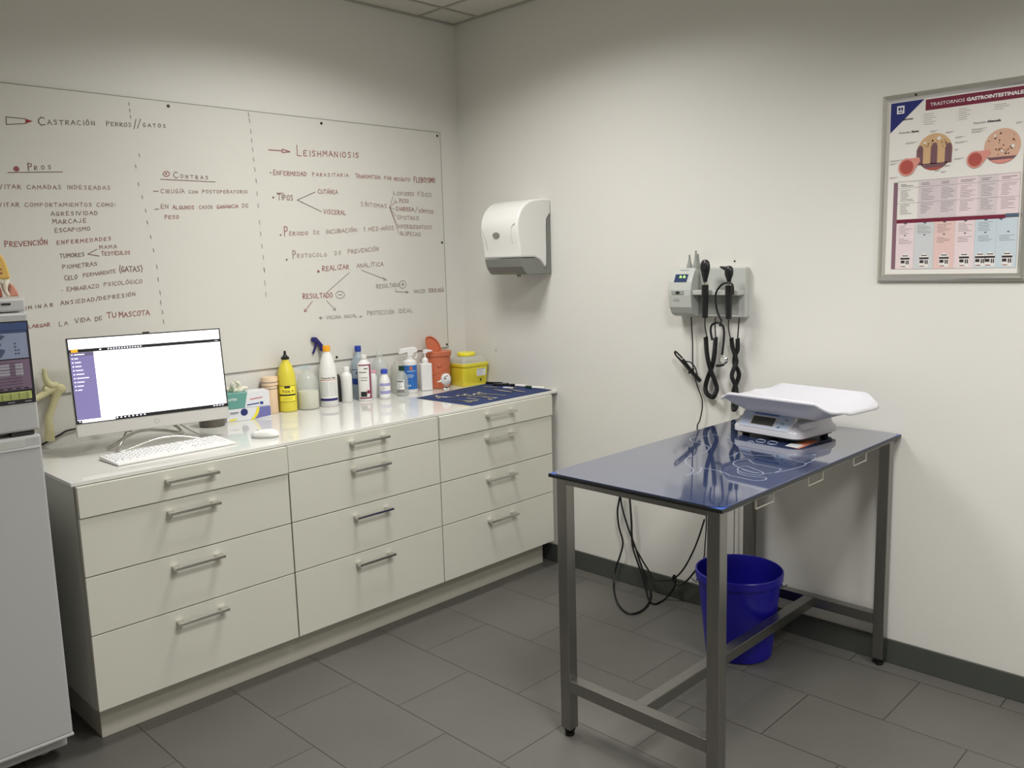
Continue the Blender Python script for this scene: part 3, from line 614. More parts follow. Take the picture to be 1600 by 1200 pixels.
LAB = ['recessed square ceiling light panel nearest the whiteboard corner', 'recessed square ceiling light panel level with the end of the examination table',
       'recessed square ceiling light panel near the right wall, farthest from the whiteboard']
for i, (x, y, p) in enumerate(LIGHTS):
    t = thing('ceiling_light', LAB[i], 'ceiling light', (x, y, H - .006), group='recessed ceiling lights')
    bm = B()
    for a in ((-.297, .297, -.297, -.27), (-.297, .297, .27, .297), (-.297, -.27, -.27, .27), (.27, .297, -.27, .27)):
        box(bm, *a, -.012, 0)
    obj('frame', bm, M['white_pl'], t)
    obj('diffuser', bx(-.27, .27, -.27, .27, -.004, -.001), M['diffuser'], t)
    ld = bpy.data.lights.new('lamp', 'AREA')
    ld.shape = 'SQUARE'; ld.size = .54; ld.energy = p; ld.color = LCOL; ld.spread = R(150)
    lo = bpy.data.objects.new('lamp', ld)
    col.objects.link(lo)
    lo.parent = t
    lo.location = (0, 0, -.016)

# ------------------------------------------------------------------ whiteboard
FONT = {
 'A': [[(0, 0), (.4, 1), (.8, 0)], [(.15, .38), (.65, .38)]], 'B': [[(.05, 0), (.05, 1), (.55, .9), (.6, .62), (.1, .52), (.65, .42), (.65, .08), (.05, 0)]],
 'C': [[(.72, .88), (.4, 1), (.1, .7), (.06, .3), (.35, 0), (.75, .08)]], 'D': [[(.08, 0), (.08, 1), (.55, .85), (.72, .5), (.5, .1), (.08, 0)]],
 'E': [[(.68, .95), (.15, .98), (.1, .5), (.08, .02), (.7, .04)], [(.1, .5), (.55, .52)]], 'F': [[(.1, 0), (.1, .98), (.7, 1)], [(.1, .52), (.55, .54)]],
 'G': [[(.7, .85), (.4, 1), (.08, .6), (.2, .05), (.65, .05), (.68, .42), (.4, .42)]], 'H': [[(.08, 0), (.08, 1)], [(.7, 0), (.7, 1)], [(.08, .5), (.7, .5)]],
 'I': [[(.2, 0), (.22, 1)]], 'J': [[(.55, 1), (.55, .15), (.3, 0), (.08, .2)]], 'K': [[(.1, 0), (.1, 1)], [(.65, .95), (.12, .45), (.7, 0)]],
 'L': [[(.1, 1), (.08, .04), (.65, .02)]], 'M': [[(.04, 0), (.1, 1), (.42, .4), (.75, 1), (.82, 0)]], 'N': [[(.06, 0), (.1, .98), (.65, .04), (.7, 1)]],
 'O': [[(.4, 1), (.08, .65), (.14, .15), (.45, 0), (.74, .35), (.66, .85), (.4, 1)]], 'P': [[(.1, 0), (.1, 1), (.6, .92), (.62, .58), (.12, .46)]],
 'Q': [[(.4, 1), (.08, .65), (.14, .15), (.45, 0), (.74, .35), (.66, .85), (.4, 1)], [(.45, .3), (.8, -.1)]], 'R': [[(.08, 0), (.1, 1), (.6, .9), (.6, .6), (.12, .48), (.7, 0)]],
 'S': [[(.68, .9), (.35, 1), (.12, .75), (.6, .4), (.55, .08), (.1, .05)]], 'T': [[(0, .98), (.8, 1)], [(.4, 1), (.38, 0)]],
 'U': [[(.08, 1), (.1, .2), (.38, 0), (.65, .2), (.68, 1)]], 'V': [[(.02, 1), (.38, 0), (.75, 1)]], 'X': [[(.05, 1), (.7, 0)], [(.68, 1), (.05, 0)]],
 'Y': [[(.05, 1), (.38, .5), (.72, 1)], [(.38, .5), (.36, 0)]], 'Z': [[(.05, .98), (.7, 1), (.05, .02), (.72, .02)]], ':': [[(.2, .2), (.25, .28)], [(.2, .7), (.25, .78)]],
 '/': [[(0, -.2), (.5, 1.2)]], '(': [[(.4, 1.2), (.12, .5), (.38, -.2)]], ')': [[(.1, 1.2), (.4, .5), (.12, -.2)]], '-': [[(.1, .5), (.5, .5)]], '1': [[(.1, .75), (.32, 1), (.32, 0)]],
}
ACC = {'Á': 'A', 'É': 'E', 'Í': 'I', 'Ó': 'O', 'Ú': 'U', 'Ñ': 'N'}
ADV = {'I': .45, ':': .45, '-': .65, '/': .6, '(': .5, ')': .5, '1': .5, 'M': 1.0, ' ': .75}
WBY = -0.0065
def ribbon(bm, pts, wd, y):
    for (xa, za), (xb, zb) in zip(pts, pts[1:]):
        dx, dz = xb - xa, zb - za
        L = math.hypot(dx, dz)
        if L < 1e-6:
            continue
        ex, ez = dx / L * wd * .45, dz / L * wd * .45
        nx, nz = -dz / L * wd / 2, dx / L * wd / 2
        y -= 0.000004
        q = [(xa - ex + nx, y, za - ez + nz), (xb + ex + nx, y, zb + ez + nz), (xb + ex - nx, y, zb + ez - nz), (xa - ex - nx, y, za - ez - nz)]
        poly3(bm, q)
random.seed(4)
wbt = thing('whiteboard', 'large white wall board covered with handwritten red and brown notes', 'whiteboard', (-1.7, 0, 1.0974))
bm = bx(-3.3, -0.131, -0.0055, -0.0005, 1.0974, 2.2206)
obj('panel', bm, M['board'], wbt, world=True)
bm = B()
box(bm, -3.302, -0.129, -0.0058, -0.0004, 2.2202, 2.2226); box(bm, -3.302, -0.129, -0.0058, -0.0004, 1.0950, 1.0976)
box(bm, -.1314, -.129, -.0058, -.0004, 1.0976, 2.2202); box(bm, -3.302, -3.2996, -.0058, -.0004, 1.0976, 2.2202)
obj('edge_strip', bm, M['board_edge'], wbt, world=True)
for x, z in ((-.8540, 2.2022), (-1.5727, 2.2039), (-2.29, 2.2030), (-.1502, 2.2040), (-.1461, 1.6549), (-.1404, 1.1116), (-.8441, 1.1122), (-1.5640, 1.1122)):
    bm = B()
    lathe(bm, [(0, -.003), (.005, -.003), (.0065, -.001), (.0065, 0.0005)], n=14, axis='y', cx=x, cy=-.0055, cz=z)
    obj('screw', bm, M['screw'], wbt, world=True)
for s, xa, za, xb, zb, h, ci in WT:
    adv = [ADV.get(ACC.get(c, c), .92) for c in s]
    tot = sum(adv) - .15
    L = math.hypot(xb - xa, zb - za)
    kx = L / tot
    ux, uz = (xb - xa) / L, (zb - za) / L
    bm = B()
    x = 0
    wd = max(.0022, min(.0034, h * .14))
    for i, c in enumerate(s):
        base = ACC.get(c, c)
        hh = h * (1.0 if i else 1.12) * random.uniform(.92, 1.06)
        jz = random.uniform(-.05, .05) * h
        gw = min(kx, h * 1.15)
        for st_ in FONT.get(base, []):
            pts = [(xa + ux * (x * kx + px * gw) - uz * 0, za + uz * (x * kx + px * gw) + pz * hh + jz) for px, pz in st_]
            ribbon(bm, pts, wd, WBY + random.uniform(0, .0004))
        if c in ACC:
            px = x * kx + .4 * gw
            ribbon(bm, [(xa + ux * px, za + uz * px + hh * 1.15), (xa + ux * px + h * .2, za + uz * px + hh * 1.4)], wd, WBY)
        x += adv[i]
    obj('handwriting', bm, INK[ci], wbt, world=True)
for pts, ci, wd in WL:
    bm = B()
    if ci == 9:
        poly3(bm, [(a, WBY - .0002, b) for a, b in pts[:3]])
        obj('pencil_tip', bm, M['ink_tip'], wbt, world=True)
    else:
        ribbon(bm, pts, wd, WBY)
        obj('drawn_line', bm, INK[ci], wbt, world=True)
bm = B(); bm2 = B()
for x, z, r, ci in WD:
    obj('bullet_dot', poly3(B(), [(x + r * math.cos(a * PI / 5), WBY - .0002, z + r * math.sin(a * PI / 5)) for a in range(10)]), INK[1 if ci == 1 else 0], wbt, world=True)
bm.free(); bm2.free()
bm = B()
for pts, ci, wd in WV[:18]:
    ribbon(bm, pts, wd, WBY)
obj('dashed_divider', bm, INK[4], wbt, world=True)
bm = B()
for pts, ci, wd in WV[18:]:
    ribbon(bm, pts, wd, WBY)
obj('dashed_divider', bm, INK[4], wbt, world=True)

# ------------------------------------------------------------------ drawer units and worktop
ZT, ZU = 0.900, 0.8877
XS = [-2.2782, -1.5356, -0.7934, -0.0554]
ZD = [ZU - .002, .7835, .5894, .3933, .1339]
FY = -0.6811
def handle(parent, xc, zc, y):
    bm = B()
    hw = .091
    # a flat bar carried on two wedge feet
    prism(bm, [(-hw, -.036), (-hw + .022, -.036), (hw - .022, -.036), (hw, -.036), (hw, -.030), (hw - .016, -.029), (-hw + .016, -.029), (-hw, -.030)], -.0052, .0052, axis='z')
    for s in (-1, 1):
        prism(bm, [(s * hw, -.0315), (s * (hw - .020), -.0300), (s * (hw - .027), 0.0), (s * (hw - .003), 0.0)], -.0050, .0050, axis='z')
    for v in bm.verts:
        v.co += Vector((xc, y, zc))
    return obj('handle', bm, M['chrome'], parent, world=True, bevel=.0012)
ULAB = ['white four-drawer base unit under the monitor, beside the fridge', 'white four-drawer base unit in the middle of the row', 'white four-drawer base unit against the right wall under the blue cloth']
for u in range(3):
    xa, xb = XS[u], XS[u + 1]
    t = thing('drawer_unit', ULAB[u], 'drawer unit', ((xa + xb) / 2, -.33, .12), group='white four-drawer base units')
    bm = B()
    box(bm, xa + .0005, xa + .018, -.658, -.012, .1345, ZU - .0005); box(bm, xb - .018, xb - .0005, -.658, -.012, .1345, ZU - .0005)
    box(bm, xa + .018, xb - .018, -.657, -.012, .1345, .152); box(bm, xa + .018, xb - .018, -.657, -.012, ZU - .02, ZU - .0005)
    box(bm, xa + .018, xb - .018, -.02, -.012, .152, ZU - .02)
    obj('carcass', bm, M['lam_side'], t, world=True)
    for d in range(4):
        out = .007 if (d == 0 and u != 1) else 0
        z1, z0 = ZD[d] - (.0018 if d else 0), ZD[d + 1] + .0018
        bm = bx(xa + .0028, xb - .0028, FY - out, FY - out + .018, z0, z1)
        dr = obj('drawer', bm, M['lam'], t, world=True, bevel=.0012)
        # the drawer box behind the front
        bm = B()
        box(bm, xa + .03, xa + .042, FY - out + .019, -.06, z0 + .02, z1 - .03); box(bm, xb - .042, xb - .03, FY - out + .019, -.06, z0 + .02, z1 - .03)
        box(bm, xa + .043, xb - .043, FY - out + .019, -.06, z0 + .02, z0 + .03)
        obj('drawer_box', bm, M['lam_side'], dr, world=True)
        handle(dr, (xa + xb) / 2 - .006, (.852, .741, .5475, .351)[d], FY - out)
t = tag(obj('plinth', bx(-2.2481, -.0560, -.5968, -.575, .0005, .1330), M['plinth'], bevel=.0008), 'long off-white kick board under the three drawer units', 'kick board')
tag(obj('plinth_return', bx(-2.2475, -2.2300, -.5745, -.02, .0005, .1330), M['plinth']), 'dim short kick board end running back beside the fridge', 'kick board')
wt_ = tag(obj('worktop', bx(-2.2872, -.0006, -.6726, -.0006, ZU, ZT), M['worktop'], bevel=.0012), 'long glossy white worktop over the three drawer units', 'worktop')

# ------------------------------------------------------------------ fridge
FX0, FX1, FYF = -2.905, -2.363, -.70
t = thing('fridge_freezer', 'white upright fridge freezer at the left edge beside the worktop', 'fridge', ((FX0 + FX1) / 2, -.42, 0))
obj('body', bx(FX0 + .004, FX1 - .004, FYF + .055, -.10, .05, 1.44), M['fridge'], t, world=True, bevel=.006)
bm = bx(FX0, FX1, FYF + .008, -.09, 1.4405, 1.4805)
obj('top_panel', bm, M['fridge_trim'], t, world=True, bevel=.007, seg=3)
bm = bx(FX1 - .064, FX1 - .040, FYF + .0060, FYF + .0085, 1.4610, 1.4670)
obj('badge', bm, M['print'], t, world=True)
for nm, z0, z1 in (('freezer_door', 1.088, 1.438), ('fridge_door', .112, 1.074)):
    d = obj(nm, bx(FX0, FX1, FYF, FYF + .048, z0, z1), M['fridge'], t, world=True, bevel=.007, seg=3)
    obj('gasket', bx(FX0 + .012, FX1 - .012, FYF + .0485, FYF + .0545, z0 + .01, z1 - .01), M['gasket'], d, world=True)
    if nm == 'fridge_door':
        obj('grip_recess', bx(FX0 + .02, FX1 - .045, FYF - .0012, FYF + .001, 1.042, 1.066), M['grey_lt'], d, world=True, bevel=.0005)
        obj('grip_lip', bx(FX0 + .018, FX1 - .006, FYF - .003, FYF + .001, 1.034, 1.040), M['fridge_trim'], d, world=True, bevel=.001)
        obj('door_trim', bx(FX0 - .001, FX1 + .001, FYF - .0025, FYF + .045, .105, .1135), M['fridge_trim'], d, world=True, bevel=.002)
bm = B()
for x in (FX0 + .05, FX1 - .05):
    for y in (FYF + .16, -.15):
        lathe(bm, [(0, 0.0005), (.018, .0005), (.018, .05), (0, .05)], n=14, cx=x, cy=y)
obj('feet', bm, M['grey_md'], t, world=True)
obj('hinge', bx(FX1 - .075, FX1 - .012, FYF + .012, FYF + .04, 1.0755, 1.0865), M['gasket'], t, world=True, bevel=.002)
# printed sheet on the freezer door
sx0, sx1, sz0, sz1 = FX0 + .03, FX1 - .003, 1.172, 1.414
t = thing('magnetic_sheet', 'printed chart with blue, purple and green bands stuck on the freezer door', 'chart', ((sx0 + sx1) / 2, FYF, (sz0 + sz1) / 2))
sy = FYF - .0008
def sheet(nm, x0, x1, z0, z1, m, d=0):
    obj(nm, bx(x0, x1, sy - .0006 - d * .0003, sy - d * .0003, z0, z1), m, t, world=True)
sheet('backing', sx0, sx1, sz0, sz1, M['f_black'])
sheet('header', sx0 + .004, sx1 - .004, 1.388, 1.410, M['f_navy'], 2)
sheet('header_rule', sx0 + .004, sx1 - .006, 1.381, 1.3865, M['f_navy'], 2)
sheet('map_panel', sx0 + .006, sx1 - .007, 1.306, 1.380, M['f_blue'], 2)
bm = B()
mx_ = sx1 - .075
poly3(bm, [(mx_ + x, sy - .0017, 1.343 + z) for x, z in ((-.13, .02), (-.11, .034), (-.06, .03), (-.02, .022), (0, .034), (.012, .03), (-.004, .016), (.0, .004), (-.012, -.004), (.008, -.01), (.006, -.018), (-.004, -.032), (-.03, -.022), (-.07, -.03), (-.1, -.018), (-.12, -.02))])
obj('map_outline', bm, M['f_map'], t, world=True)
bm = B()
for i in range(4):
    for j in range(1 + i // 2):
        lathe(bm, [(0, -.0002), (.0028, -.0002), (.0028, 0)], n=10, axis='y', cx=sx1 - .04 + j * .008, cy=sy - .0015, cz=1.350 - i * .010)
obj('map_symbols', bm, M['f_map'], t, world=True)
sheet('table_panel', sx0 + .006, sx1 - .007, 1.214, 1.302, M['f_purple'], 2)
for c in range(4):
    for r_ in range(2):
        sheet('table_cell', sx1 - .048 - c * .055 + .002, sx1 - .002 - c * .055 - (.02 if c == 0 else 0) - .004, 1.2555 + r_ * .0185, 1.2725 + r_ * .0185, M['f_grey'], 3)
bm = B()
for i in range(9):
    box(bm, sx0 + .02, sx1 - .03, sy - .0024, sy - .0019, 1.222 + i * .0088, 1.2228 + i * .0088)
for i in range(14):
    box(bm, sx1 - .028 - i * .022, sx1 - .016 - i * .022, sy - .0024, sy - .0019, 1.2165, 1.2195)
obj('table_lines', bm, M['f_black'], t, world=True)
sheet('green_panel', sx0 + .006, sx1 - .010, 1.185, 1.2075, M['f_green'], 2)
bm = B()
for i in range(4):
    box(bm, sx0 + .01, sx1 - .014, sy - .0024, sy - .0019, 1.188 + i * .0048, 1.1885 + i * .0048)
for i in range(14):
    x = sx1 - .022 - i * .022
    box(bm, x, x + .0006, sy - .0025, sy - .0019, 1.186, 1.206)
obj('green_lines', bm, M['f_black'], t, world=True)
bm = B()
for i in range(3):
    box(bm, sx1 - .03 - i * .045, sx1 - .012 - i * .045, sy - .0024, sy - .0019, 1.177, 1.179)
obj('footer_text', bm, M['f_grey'], t, world=True)

# anatomical model on the fridge
t = thing('anatomical_model', 'ochre, cream and pink anatomical joint model standing on the fridge', 'anatomical model', (-2.385, -.50, 1.4805))
bm = prism(B(), [(-.06, .055), (.038, .055), (.034, .085), (.028, .110), (.020, .130), (-.06, .130)], -.018, .018)
obj('upper_bone', bm, M['ochre'], t, bevel=.006, seg=3)
bm = B()
tube(bm, [(-.06, 0, .06), (-.02, 0, .058), (.016, 0, .050), (.02, 0, .04)], lambda q: .016 - .004 * q, n=12, k=3)
tube(bm, [(.030, -.004, .060), (.024, -.004, .045), (.022, -.004, .03), (.024, -.004, .016), (.032, -.004, .004)], lambda q: .0085 + .002 * math.sin(q * 6), n=10, k=3)
obj('cartilage', bm, M['cream'], t, smooth=True)
bm = prism(B(), [(-.06, .0005), (.012, .0005), (.010, .022), (.004, .040), (-.06, .046)], -.016, .016)
obj('lower_bone', bm, M['flesh_dk'], t, bevel=.004)
bm = prism(B(), [(.030, .0005), (.058, .0005), (.054, .016), (.046, .034), (.036, .042), (.032, .02)], -.012, .012)
obj('muscle', bm, M['flesh'], t, bevel=.004)
obj('marking', bx(-.02, .016, -.0186, -.0178, .083, .087), M['flesh_dk'], t)
obj('marking', bx(-.004, .016, -.0186, -.0178, .070, .076), M['flesh_dk'], t)
bm = B(); tube(bm, [(-.02, 0, .13), (-.018, 0, .142), (.006, 0, .134), (.015, 0, .130)], .005, n=8, k=3)
obj('tendon', bm, M['cream'], t, smooth=True)

# ------------------------------------------------------------------ examination table
TX, TY, TA = -.6131, -2.0284, R(-.5)
L2, W2, INS, LW = .6112, .3106, .0177, .0397
t = thing('examination_table', 'steel-framed veterinary table with a glossy blue top against the right wall', 'table', (TX - .0025, TY, 0), TA)
lx, ly = L2 - INS, W2 - INS
for sx_, sy_ in ((-1, 1), (-1, -1), (1, -1), (1, 1)):
    bm = bx(sx_ * lx if sx_ < 0 else lx - LW, -lx + LW if sx_ < 0 else lx, sy_ * ly if sy_ < 0 else ly - LW, -ly + LW if sy_ < 0 else ly, .028, .8715)
    lg = obj('leg', bm, M['steel'], t, bevel=.002)
    cx, cy = sx_ * (lx - LW / 2), sy_ * (ly - LW / 2)
    bm = lt([(0, .0005), (.013, .0005), (.0155, .004), (.0155, .013), (.010, .014), (.010, .021), (.019, .0215), (.0195, .0275), (0, .0275)], n=20, cx=cx, cy=cy)
    obj('foot', bm, M['rubber'], lg, smooth=True)
def rail(nm, *a):
    obj(nm, bx(*a), M['steel'], t, bevel=.0015)
a, b = lx - LW, ly - LW
for s in (-1, 1):
    x0, x1 = (-lx, -lx + LW) if s < 0 else (lx - LW, lx)
    rail('end_stretcher', x0, x1, -b, b, .162, .202)
    rail('top_rail', x0, x1, -b, b, .8515, .8715)
rail('centre_stretcher', -a, a, -.02, .02, .163, .201)
for s in (-1, 1):
    y0, y1 = (-ly, -ly + .03) if s < 0 else (ly - .03, ly)
    rail('side_rail', -a, a, y0, y1, .8595, .8715)
bm = bx(-L2, L2, -W2, W2, .872, .8830)
board = obj('table_top', bm, M['blk_edge'], t, bevel=.0015)
obj('blue_surface', bx(-L2 + .0025, L2 - .0025, -W2 + .0025, W2 - .0025, .8831, .8838), M['blue_board'], board)
bm = prism(B(), rrect(2 * (L2 - .0015), 2 * (W2 - .002), .05, 8), .884, .8865, axis='z')
mt = obj('glossy_mat', bm, M['blue_plate'], t, bevel=.0008)
TZ = .8865
bm = B()
minv = xf(t).inverted()
for pts in TB['p'][:-3]:
    P_ = [minv @ Vector((x, y, 0)) for x, y in pts]
    P_ = smooth_path([(p.x, p.y, 0) for p in P_], 2)
    for i, (p, q) in enumerate(zip(P_, P_[1:])):
        d = (q - p)
        if d.length < 1e-6:
            continue
        d.normalize(); n_ = Vector((-d.y, d.x, 0)) * .0014; e = d * .0006
        zz = TZ + .00025 + .00001 * (i % 3)
        poly3(bm, [(p - e + n_) + Vector((0, 0, zz)), (q + e + n_) + Vector((0, 0, zz)), (q + e - n_) + Vector((0, 0, zz)), (p - e - n_) + Vector((0, 0, zz))])
bmesh.ops.recalc_face_normals(bm, faces=bm.faces)
obj('printed_outline', bm, M['line_white'], mt, label='white printed outline of a dog and a cat')
for pts in TB['p'][-3:]:
    P_ = [minv @ Vector((x, y, 0)) + Vector((0, 0, TZ + .0006)) for x, y in pts]
    bm = B()
    tube(bm, P_[:-1], .0011, n=4, k=2, closed=True)
    obj('printed_mark', bm, M['line_white'], mt)
for nm, key, m_, dz in (('orange_print', 'card', 'orange_card', .0004), ('pale_print', 'cardw', 'grey_card', .0006)):
    bm = B()
    poly3(bm, [minv @ Vector((x, y, 0)) + Vector((0, 0, TZ + dz)) for x, y in TB[key]])
    obj(nm, bm, M[m_], mt)
# three clip frames hanging on the front edge
for xc in (-.975, -.6575, -.329):
    bm = B()
    xl = xc - (TX)
    yy = -ly - .004
    tube(bm, [(xl - .05, yy, .868), (xl - .05, yy, .838), (xl - .05, yy, .838), (xl + .05, yy, .838), (xl + .05, yy, .838), (xl + .05, yy, .868)], .0028, n=8)
    obj('clip_frame', bm, M['frame'], t)

# ------------------------------------------------------------------ bucket
t = thing('bucket', 'deep blue plastic bucket with a wire handle under the table', 'bucket', (-.286, -1.853, 0))
prof = [(0, .0), (.122, .0), (.127, .003), (.157, .298), (.1575, .303), (.166, .305), (.1675, .333), (.165, .336), (.161, .335), (.1555, .302), (.124, .008), (0, .008)]
obj('body', lt(prof, n=56, cz=.0008), M['bucket'], t, smooth=True)
bm = B()
for s in (-1, 1):
    a0 = R(-60) if s > 0 else R(120)
    c = Vector((math.cos(a0), math.sin(a0), 0))
    lathe(bm, [(0, 0), (.007, 0), (.007, .006), (0, .006)], n=12, axis='x', mx=Matrix.Translation(c * .156 + Vector((0, 0, .282))) @ Matrix.Rotation(a0, 4, 'Z'))
obj('handle_lugs', bm, M['bucket'], t)
bm = B()
pts = []
a0 = R(-60)
e1 = Vector((math.cos(a0), math.sin(a0), 0)); e2 = Vector((-e1.y, e1.x, 0))
for i in range(13):
    an = PI * i / 12
    c_, s_ = math.cos(an), math.sin(an)
    pts.append(e1 * (.181 * c_) + e2 * (.172 * s_) + Vector((0, 0, .285 - .10 * s_)))
tube(bm, pts, .0018, n=8, k=2)
obj('handle', bm, M['wire'], t, smooth=True, label='thin steel wire handle hanging down')

# ------------------------------------------------------------------ cables under and behind the table
def cord(name, label, pts, r=.0032, group=None, k=4, extra=None):
    bm = B()
    tube(bm, pts, r, n=8, k=k)
    if extra:
        extra(bm)
    return tag(obj(name, bm, M['blk_soft'], smooth=True), label, 'cable', group)
def dx(pts, d):
    return [(p[0] - d, p[1], max(p[2], .0055)) for p in pts]
cord('power_cord', 'black cord hanging in the widest, lowest loop under the table end', dx(HC['a'], .002), .0044)
cord('power_cord', 'black cord drooping in a shallow arc along the baseboard towards the bucket', dx(HC['b'], .013), .0040)
cord('power_cord', 'black doubled cord lying on the floor in a low loop beside the bucket', dx(HC['c'], .022) + [(-.06, -1.53, .20), (-.05, -1.58, .22)], .0044)
pw = HC['d'][0]
pts = [tuple(p) for p in ST['power']]
pts = [(-.024, y, z) for x, y, z in pts] + [(-.024, -1.515, .62), (-.026, -1.535, .5)] + [(-.03, y, z) for x, y, z in HC['d']] + [(-.03, -1.53, .18), (-.03, -1.53, .05), (-.034, -1.55, .006), (-.05, -1.62, .006)]
cord('power_cord', 'thin black cord running down the wall from the grey instrument station', pts, .0027)
bm = B(); tube(bm, [(-.02, -1.677, .85), (-.02, -1.678, .5), (-.02, -1.677, .1)], .0025, n=8)
tag(obj('power_cord', bm, M['grey_md'], smooth=True), 'thin grey cord hanging straight down the wall behind the table', 'cable')
cord('monitor_cable', 'black cable behind the yellowed bone model, running to the monitor', [(p[0], -.0085, p[2]) for p in MC] + [(-1.93, -.04, .96), (-1.88, -.10, .99), (-1.87, -.18, 1.02)], .0035)

# ------------------------------------------------------------------ framed poster on the right wall
t = thing('framed_poster', 'aluminium framed medical poster with a maroon banner on the right wall', 'poster', (0, -2.475, 1.438))
py0, py1, pz0, pz1 = -2.239, -2.7125, 1.4365, 2.0815
fw = .0255
prof = [(0, 0), (0, .010), (.004, .014), (.010, .0165), (.017, .015), (.022, .010), (fw, .007), (fw, 0)]   # inward distance, height off the wall
bm = B()
cs = []
for d, h in prof:
    cs.append([bm.verts.new((-h - .0006, y, z)) for y, z in ((py0 - d, pz1 - d), (py1 + d, pz1 - d), (py1 + d, pz0 + d), (py0 - d, pz0 + d))])
for a, b in zip(cs, cs[1:]):
    for i in range(4):
        bm.faces.new((a[i], a[(i + 1) % 4], b[(i + 1) % 4], b[i]))
bmesh.ops.recalc_face_normals(bm, faces=bm.faces)
obj('frame', bm, M['frame'], t, world=True)
obj('screw', lt([(0, 0), (.004, 0), (.004, .003), (0, .003)], n=12, axis='x', cx=-.0195, cy=-2.352, cz=2.071), M['screw'], t, world=True)
sheet_ = obj('paper', bx(-.0072, -.0008, py1 + fw - .002, py0 - fw + .002, pz0 + fw - .002, pz1 - fw + .002), M['paper'], t, world=True)
PXX = -.0076
def flat(nm, polys, m_, lay=0):
    bm = B()
    for pl in polys:
        poly3(bm, [(PXX - lay * .0003, y, z) for y, z in pl])
    return obj(nm, bm, m_, t, world=True)
def rc(y0, y1, z0, z1):
    return [(y0, z0), (y1, z0), (y1, z1), (y0, z1)]
def disc(y, z, r, n=28, ry=None):
    return [(y + r * math.cos(2 * PI * i / n), z + (ry or r) * math.sin(2 * PI * i / n)) for i in range(n)]
flat('banner', [rc(-2.3818, -2.6865, 2.0150, 2.0512)], M['p_maroon'])
flat('corner_triangle', [[(-2.2665, 2.0540), (-2.3774, 2.0540), (-2.2665, 1.9530)]], M['p_navy'])
flat('logo_square', [rc(-2.2875, -2.3120, 2.0155, 2.0420)], M['print_white'], 1)
flat('logo_marks', [rc(-2.2920, -2.2990, 2.0260, 2.0370), rc(-2.3010, -2.3075, 2.0260, 2.0370), rc(-2.2915, -2.3080, 2.0195, 2.0225)], M['p_navy'], 2)
def ptxt(nm, items, m_, lay=1):
    bm = B()
    for s, y, z, size, wd, bold in items:
        put_text(bm, s, size, lambda u, v: (PXX - lay * .0003, y - u, z + v), bold, wd)
    return obj(nm, bm, m_, t, world=True)
ptxt('banner_lettering', [('TRASTORNOS', -2.3965, 2.0275, .0155, .1085, 0)], M['print_white'], 1)
ptxt('banner_lettering', [('GASTROINTESTINALES', -2.5105, 2.0275, .0155, .1735, .0006)], M['print_white'], 1)
ptxt('heading', [('Síntomas', -2.3090, 1.9920, .0095, .033, .0003)], M['print'])
ptxt('heading', [('Función', -2.2970, 1.9475, .0095, .038, 0), ('Sana', -2.3385, 1.9475, .0098, .0245, .0004)], M['print'])
ptxt('heading', [('Función', -2.5345, 1.9505, .0095, .038, 0), ('Alterada', -2.5760, 1.9505, .0098, .040, .0004)], M['print'])
L_ = []
random.seed(7)
for y, z, n in ((-2.3700, 2.003, 6), (-2.4800, 2.004, 6), (-2.5870, 2.003, 3)):
    for i in range(n):
        L_.append(rc(y, y - .0012, z - i * .0068, z - i * .0068 + .0012)); L_.append(rc(y - .007, y - .007 - random.uniform(.025, .05), z - i * .0068, z - i * .0068 + .0010))
for y, z, w_ in ((-2.40, 1.944, .025), (-2.32, 1.914, .04), (-2.45, 1.935, .025), (-2.48, 1.915, .03), (-2.48, 1.898, .04), (-2.48, 1.875, .012), (-2.48, 1.845, .03), (-2.27, 1.858, .045), (-2.27, 1.848, .025),
                 (-2.45, 1.825, .02), (-2.42, 1.812, .02), (-2.27, 1.800, .03), (-2.53, 1.934, .045), (-2.53, 1.926, .04), (-2.66, 1.94, .02), (-2.44, 1.806, .018)):
    L_.append(rc(y, y - w_, z, z + .001)); L_.append(rc(y, y - w_ * .7, z - .003, z - .002))
flat('small_print', L_, M['print_grey'], 1)
# two round cut-away pictures
flat('round_picture', [disc(-2.4165, 1.8750, .0575, 36, .0615)], M['p_tan'], 1)
flat('round_picture', [disc(-2.6240, 1.8710, .0535, 36, .0560)], M['p_tan2'], 1)
def chord(cy, cz, r, rz, zc, n=24):
    """the part of the disc below height zc"""
    out = []
    for i in range(n + 1):
        a = PI + PI * i / n
        y, z = cy + r * math.cos(a), cz + rz * math.sin(a)
        out.append((y, min(z, zc)))
    return out
vl = [chord(-2.4165, 1.8750, .0572, .0612, 1.838)]
for yc, top in ((-2.3705, 1.900), (-2.4165, 1.906), (-2.4625, 1.900)):
    vl.append([(yc + .0125, 1.835), (yc + .012, top - .014), (yc + .006, top - .002), (yc, top), (yc - .006, top - .002), (yc - .0095, top - .014), (yc - .0095, 1.835)])
flat('villi', vl, M['p_villi'], 2)
flat('villi_base', [chord(-2.4165, 1.8750, .0560, .0600, 1.8235)], M['p_red'], 3)
flat('tissue_layer', [chord(-2.6240, 1.8710, .0532, .0557, 1.8380)], M['p_villi'], 2)
flat('tissue_base', [chord(-2.6240, 1.8710, .0525, .0550, 1.8290)], M['p_rim'], 3)
sp_ = []
for i in range(26):
    a, q = random.uniform(0, 2 * PI), random.random() ** .5
    y, z = -2.6240 + .045 * q * math.cos(a), 1.8790 + .042 * q * math.sin(a)
    if z > 1.845:
        sp_.append(disc(y, z, random.uniform(.0014, .0034), 8))
for i in range(14):
    a, q = random.uniform(.3, PI - .3), random.uniform(.5, .95)
    sp_.append(disc(-2.4165 + .05 * q * math.cos(a), 1.880 + .05 * q * math.sin(a), random.uniform(.0014, .0032), 8))
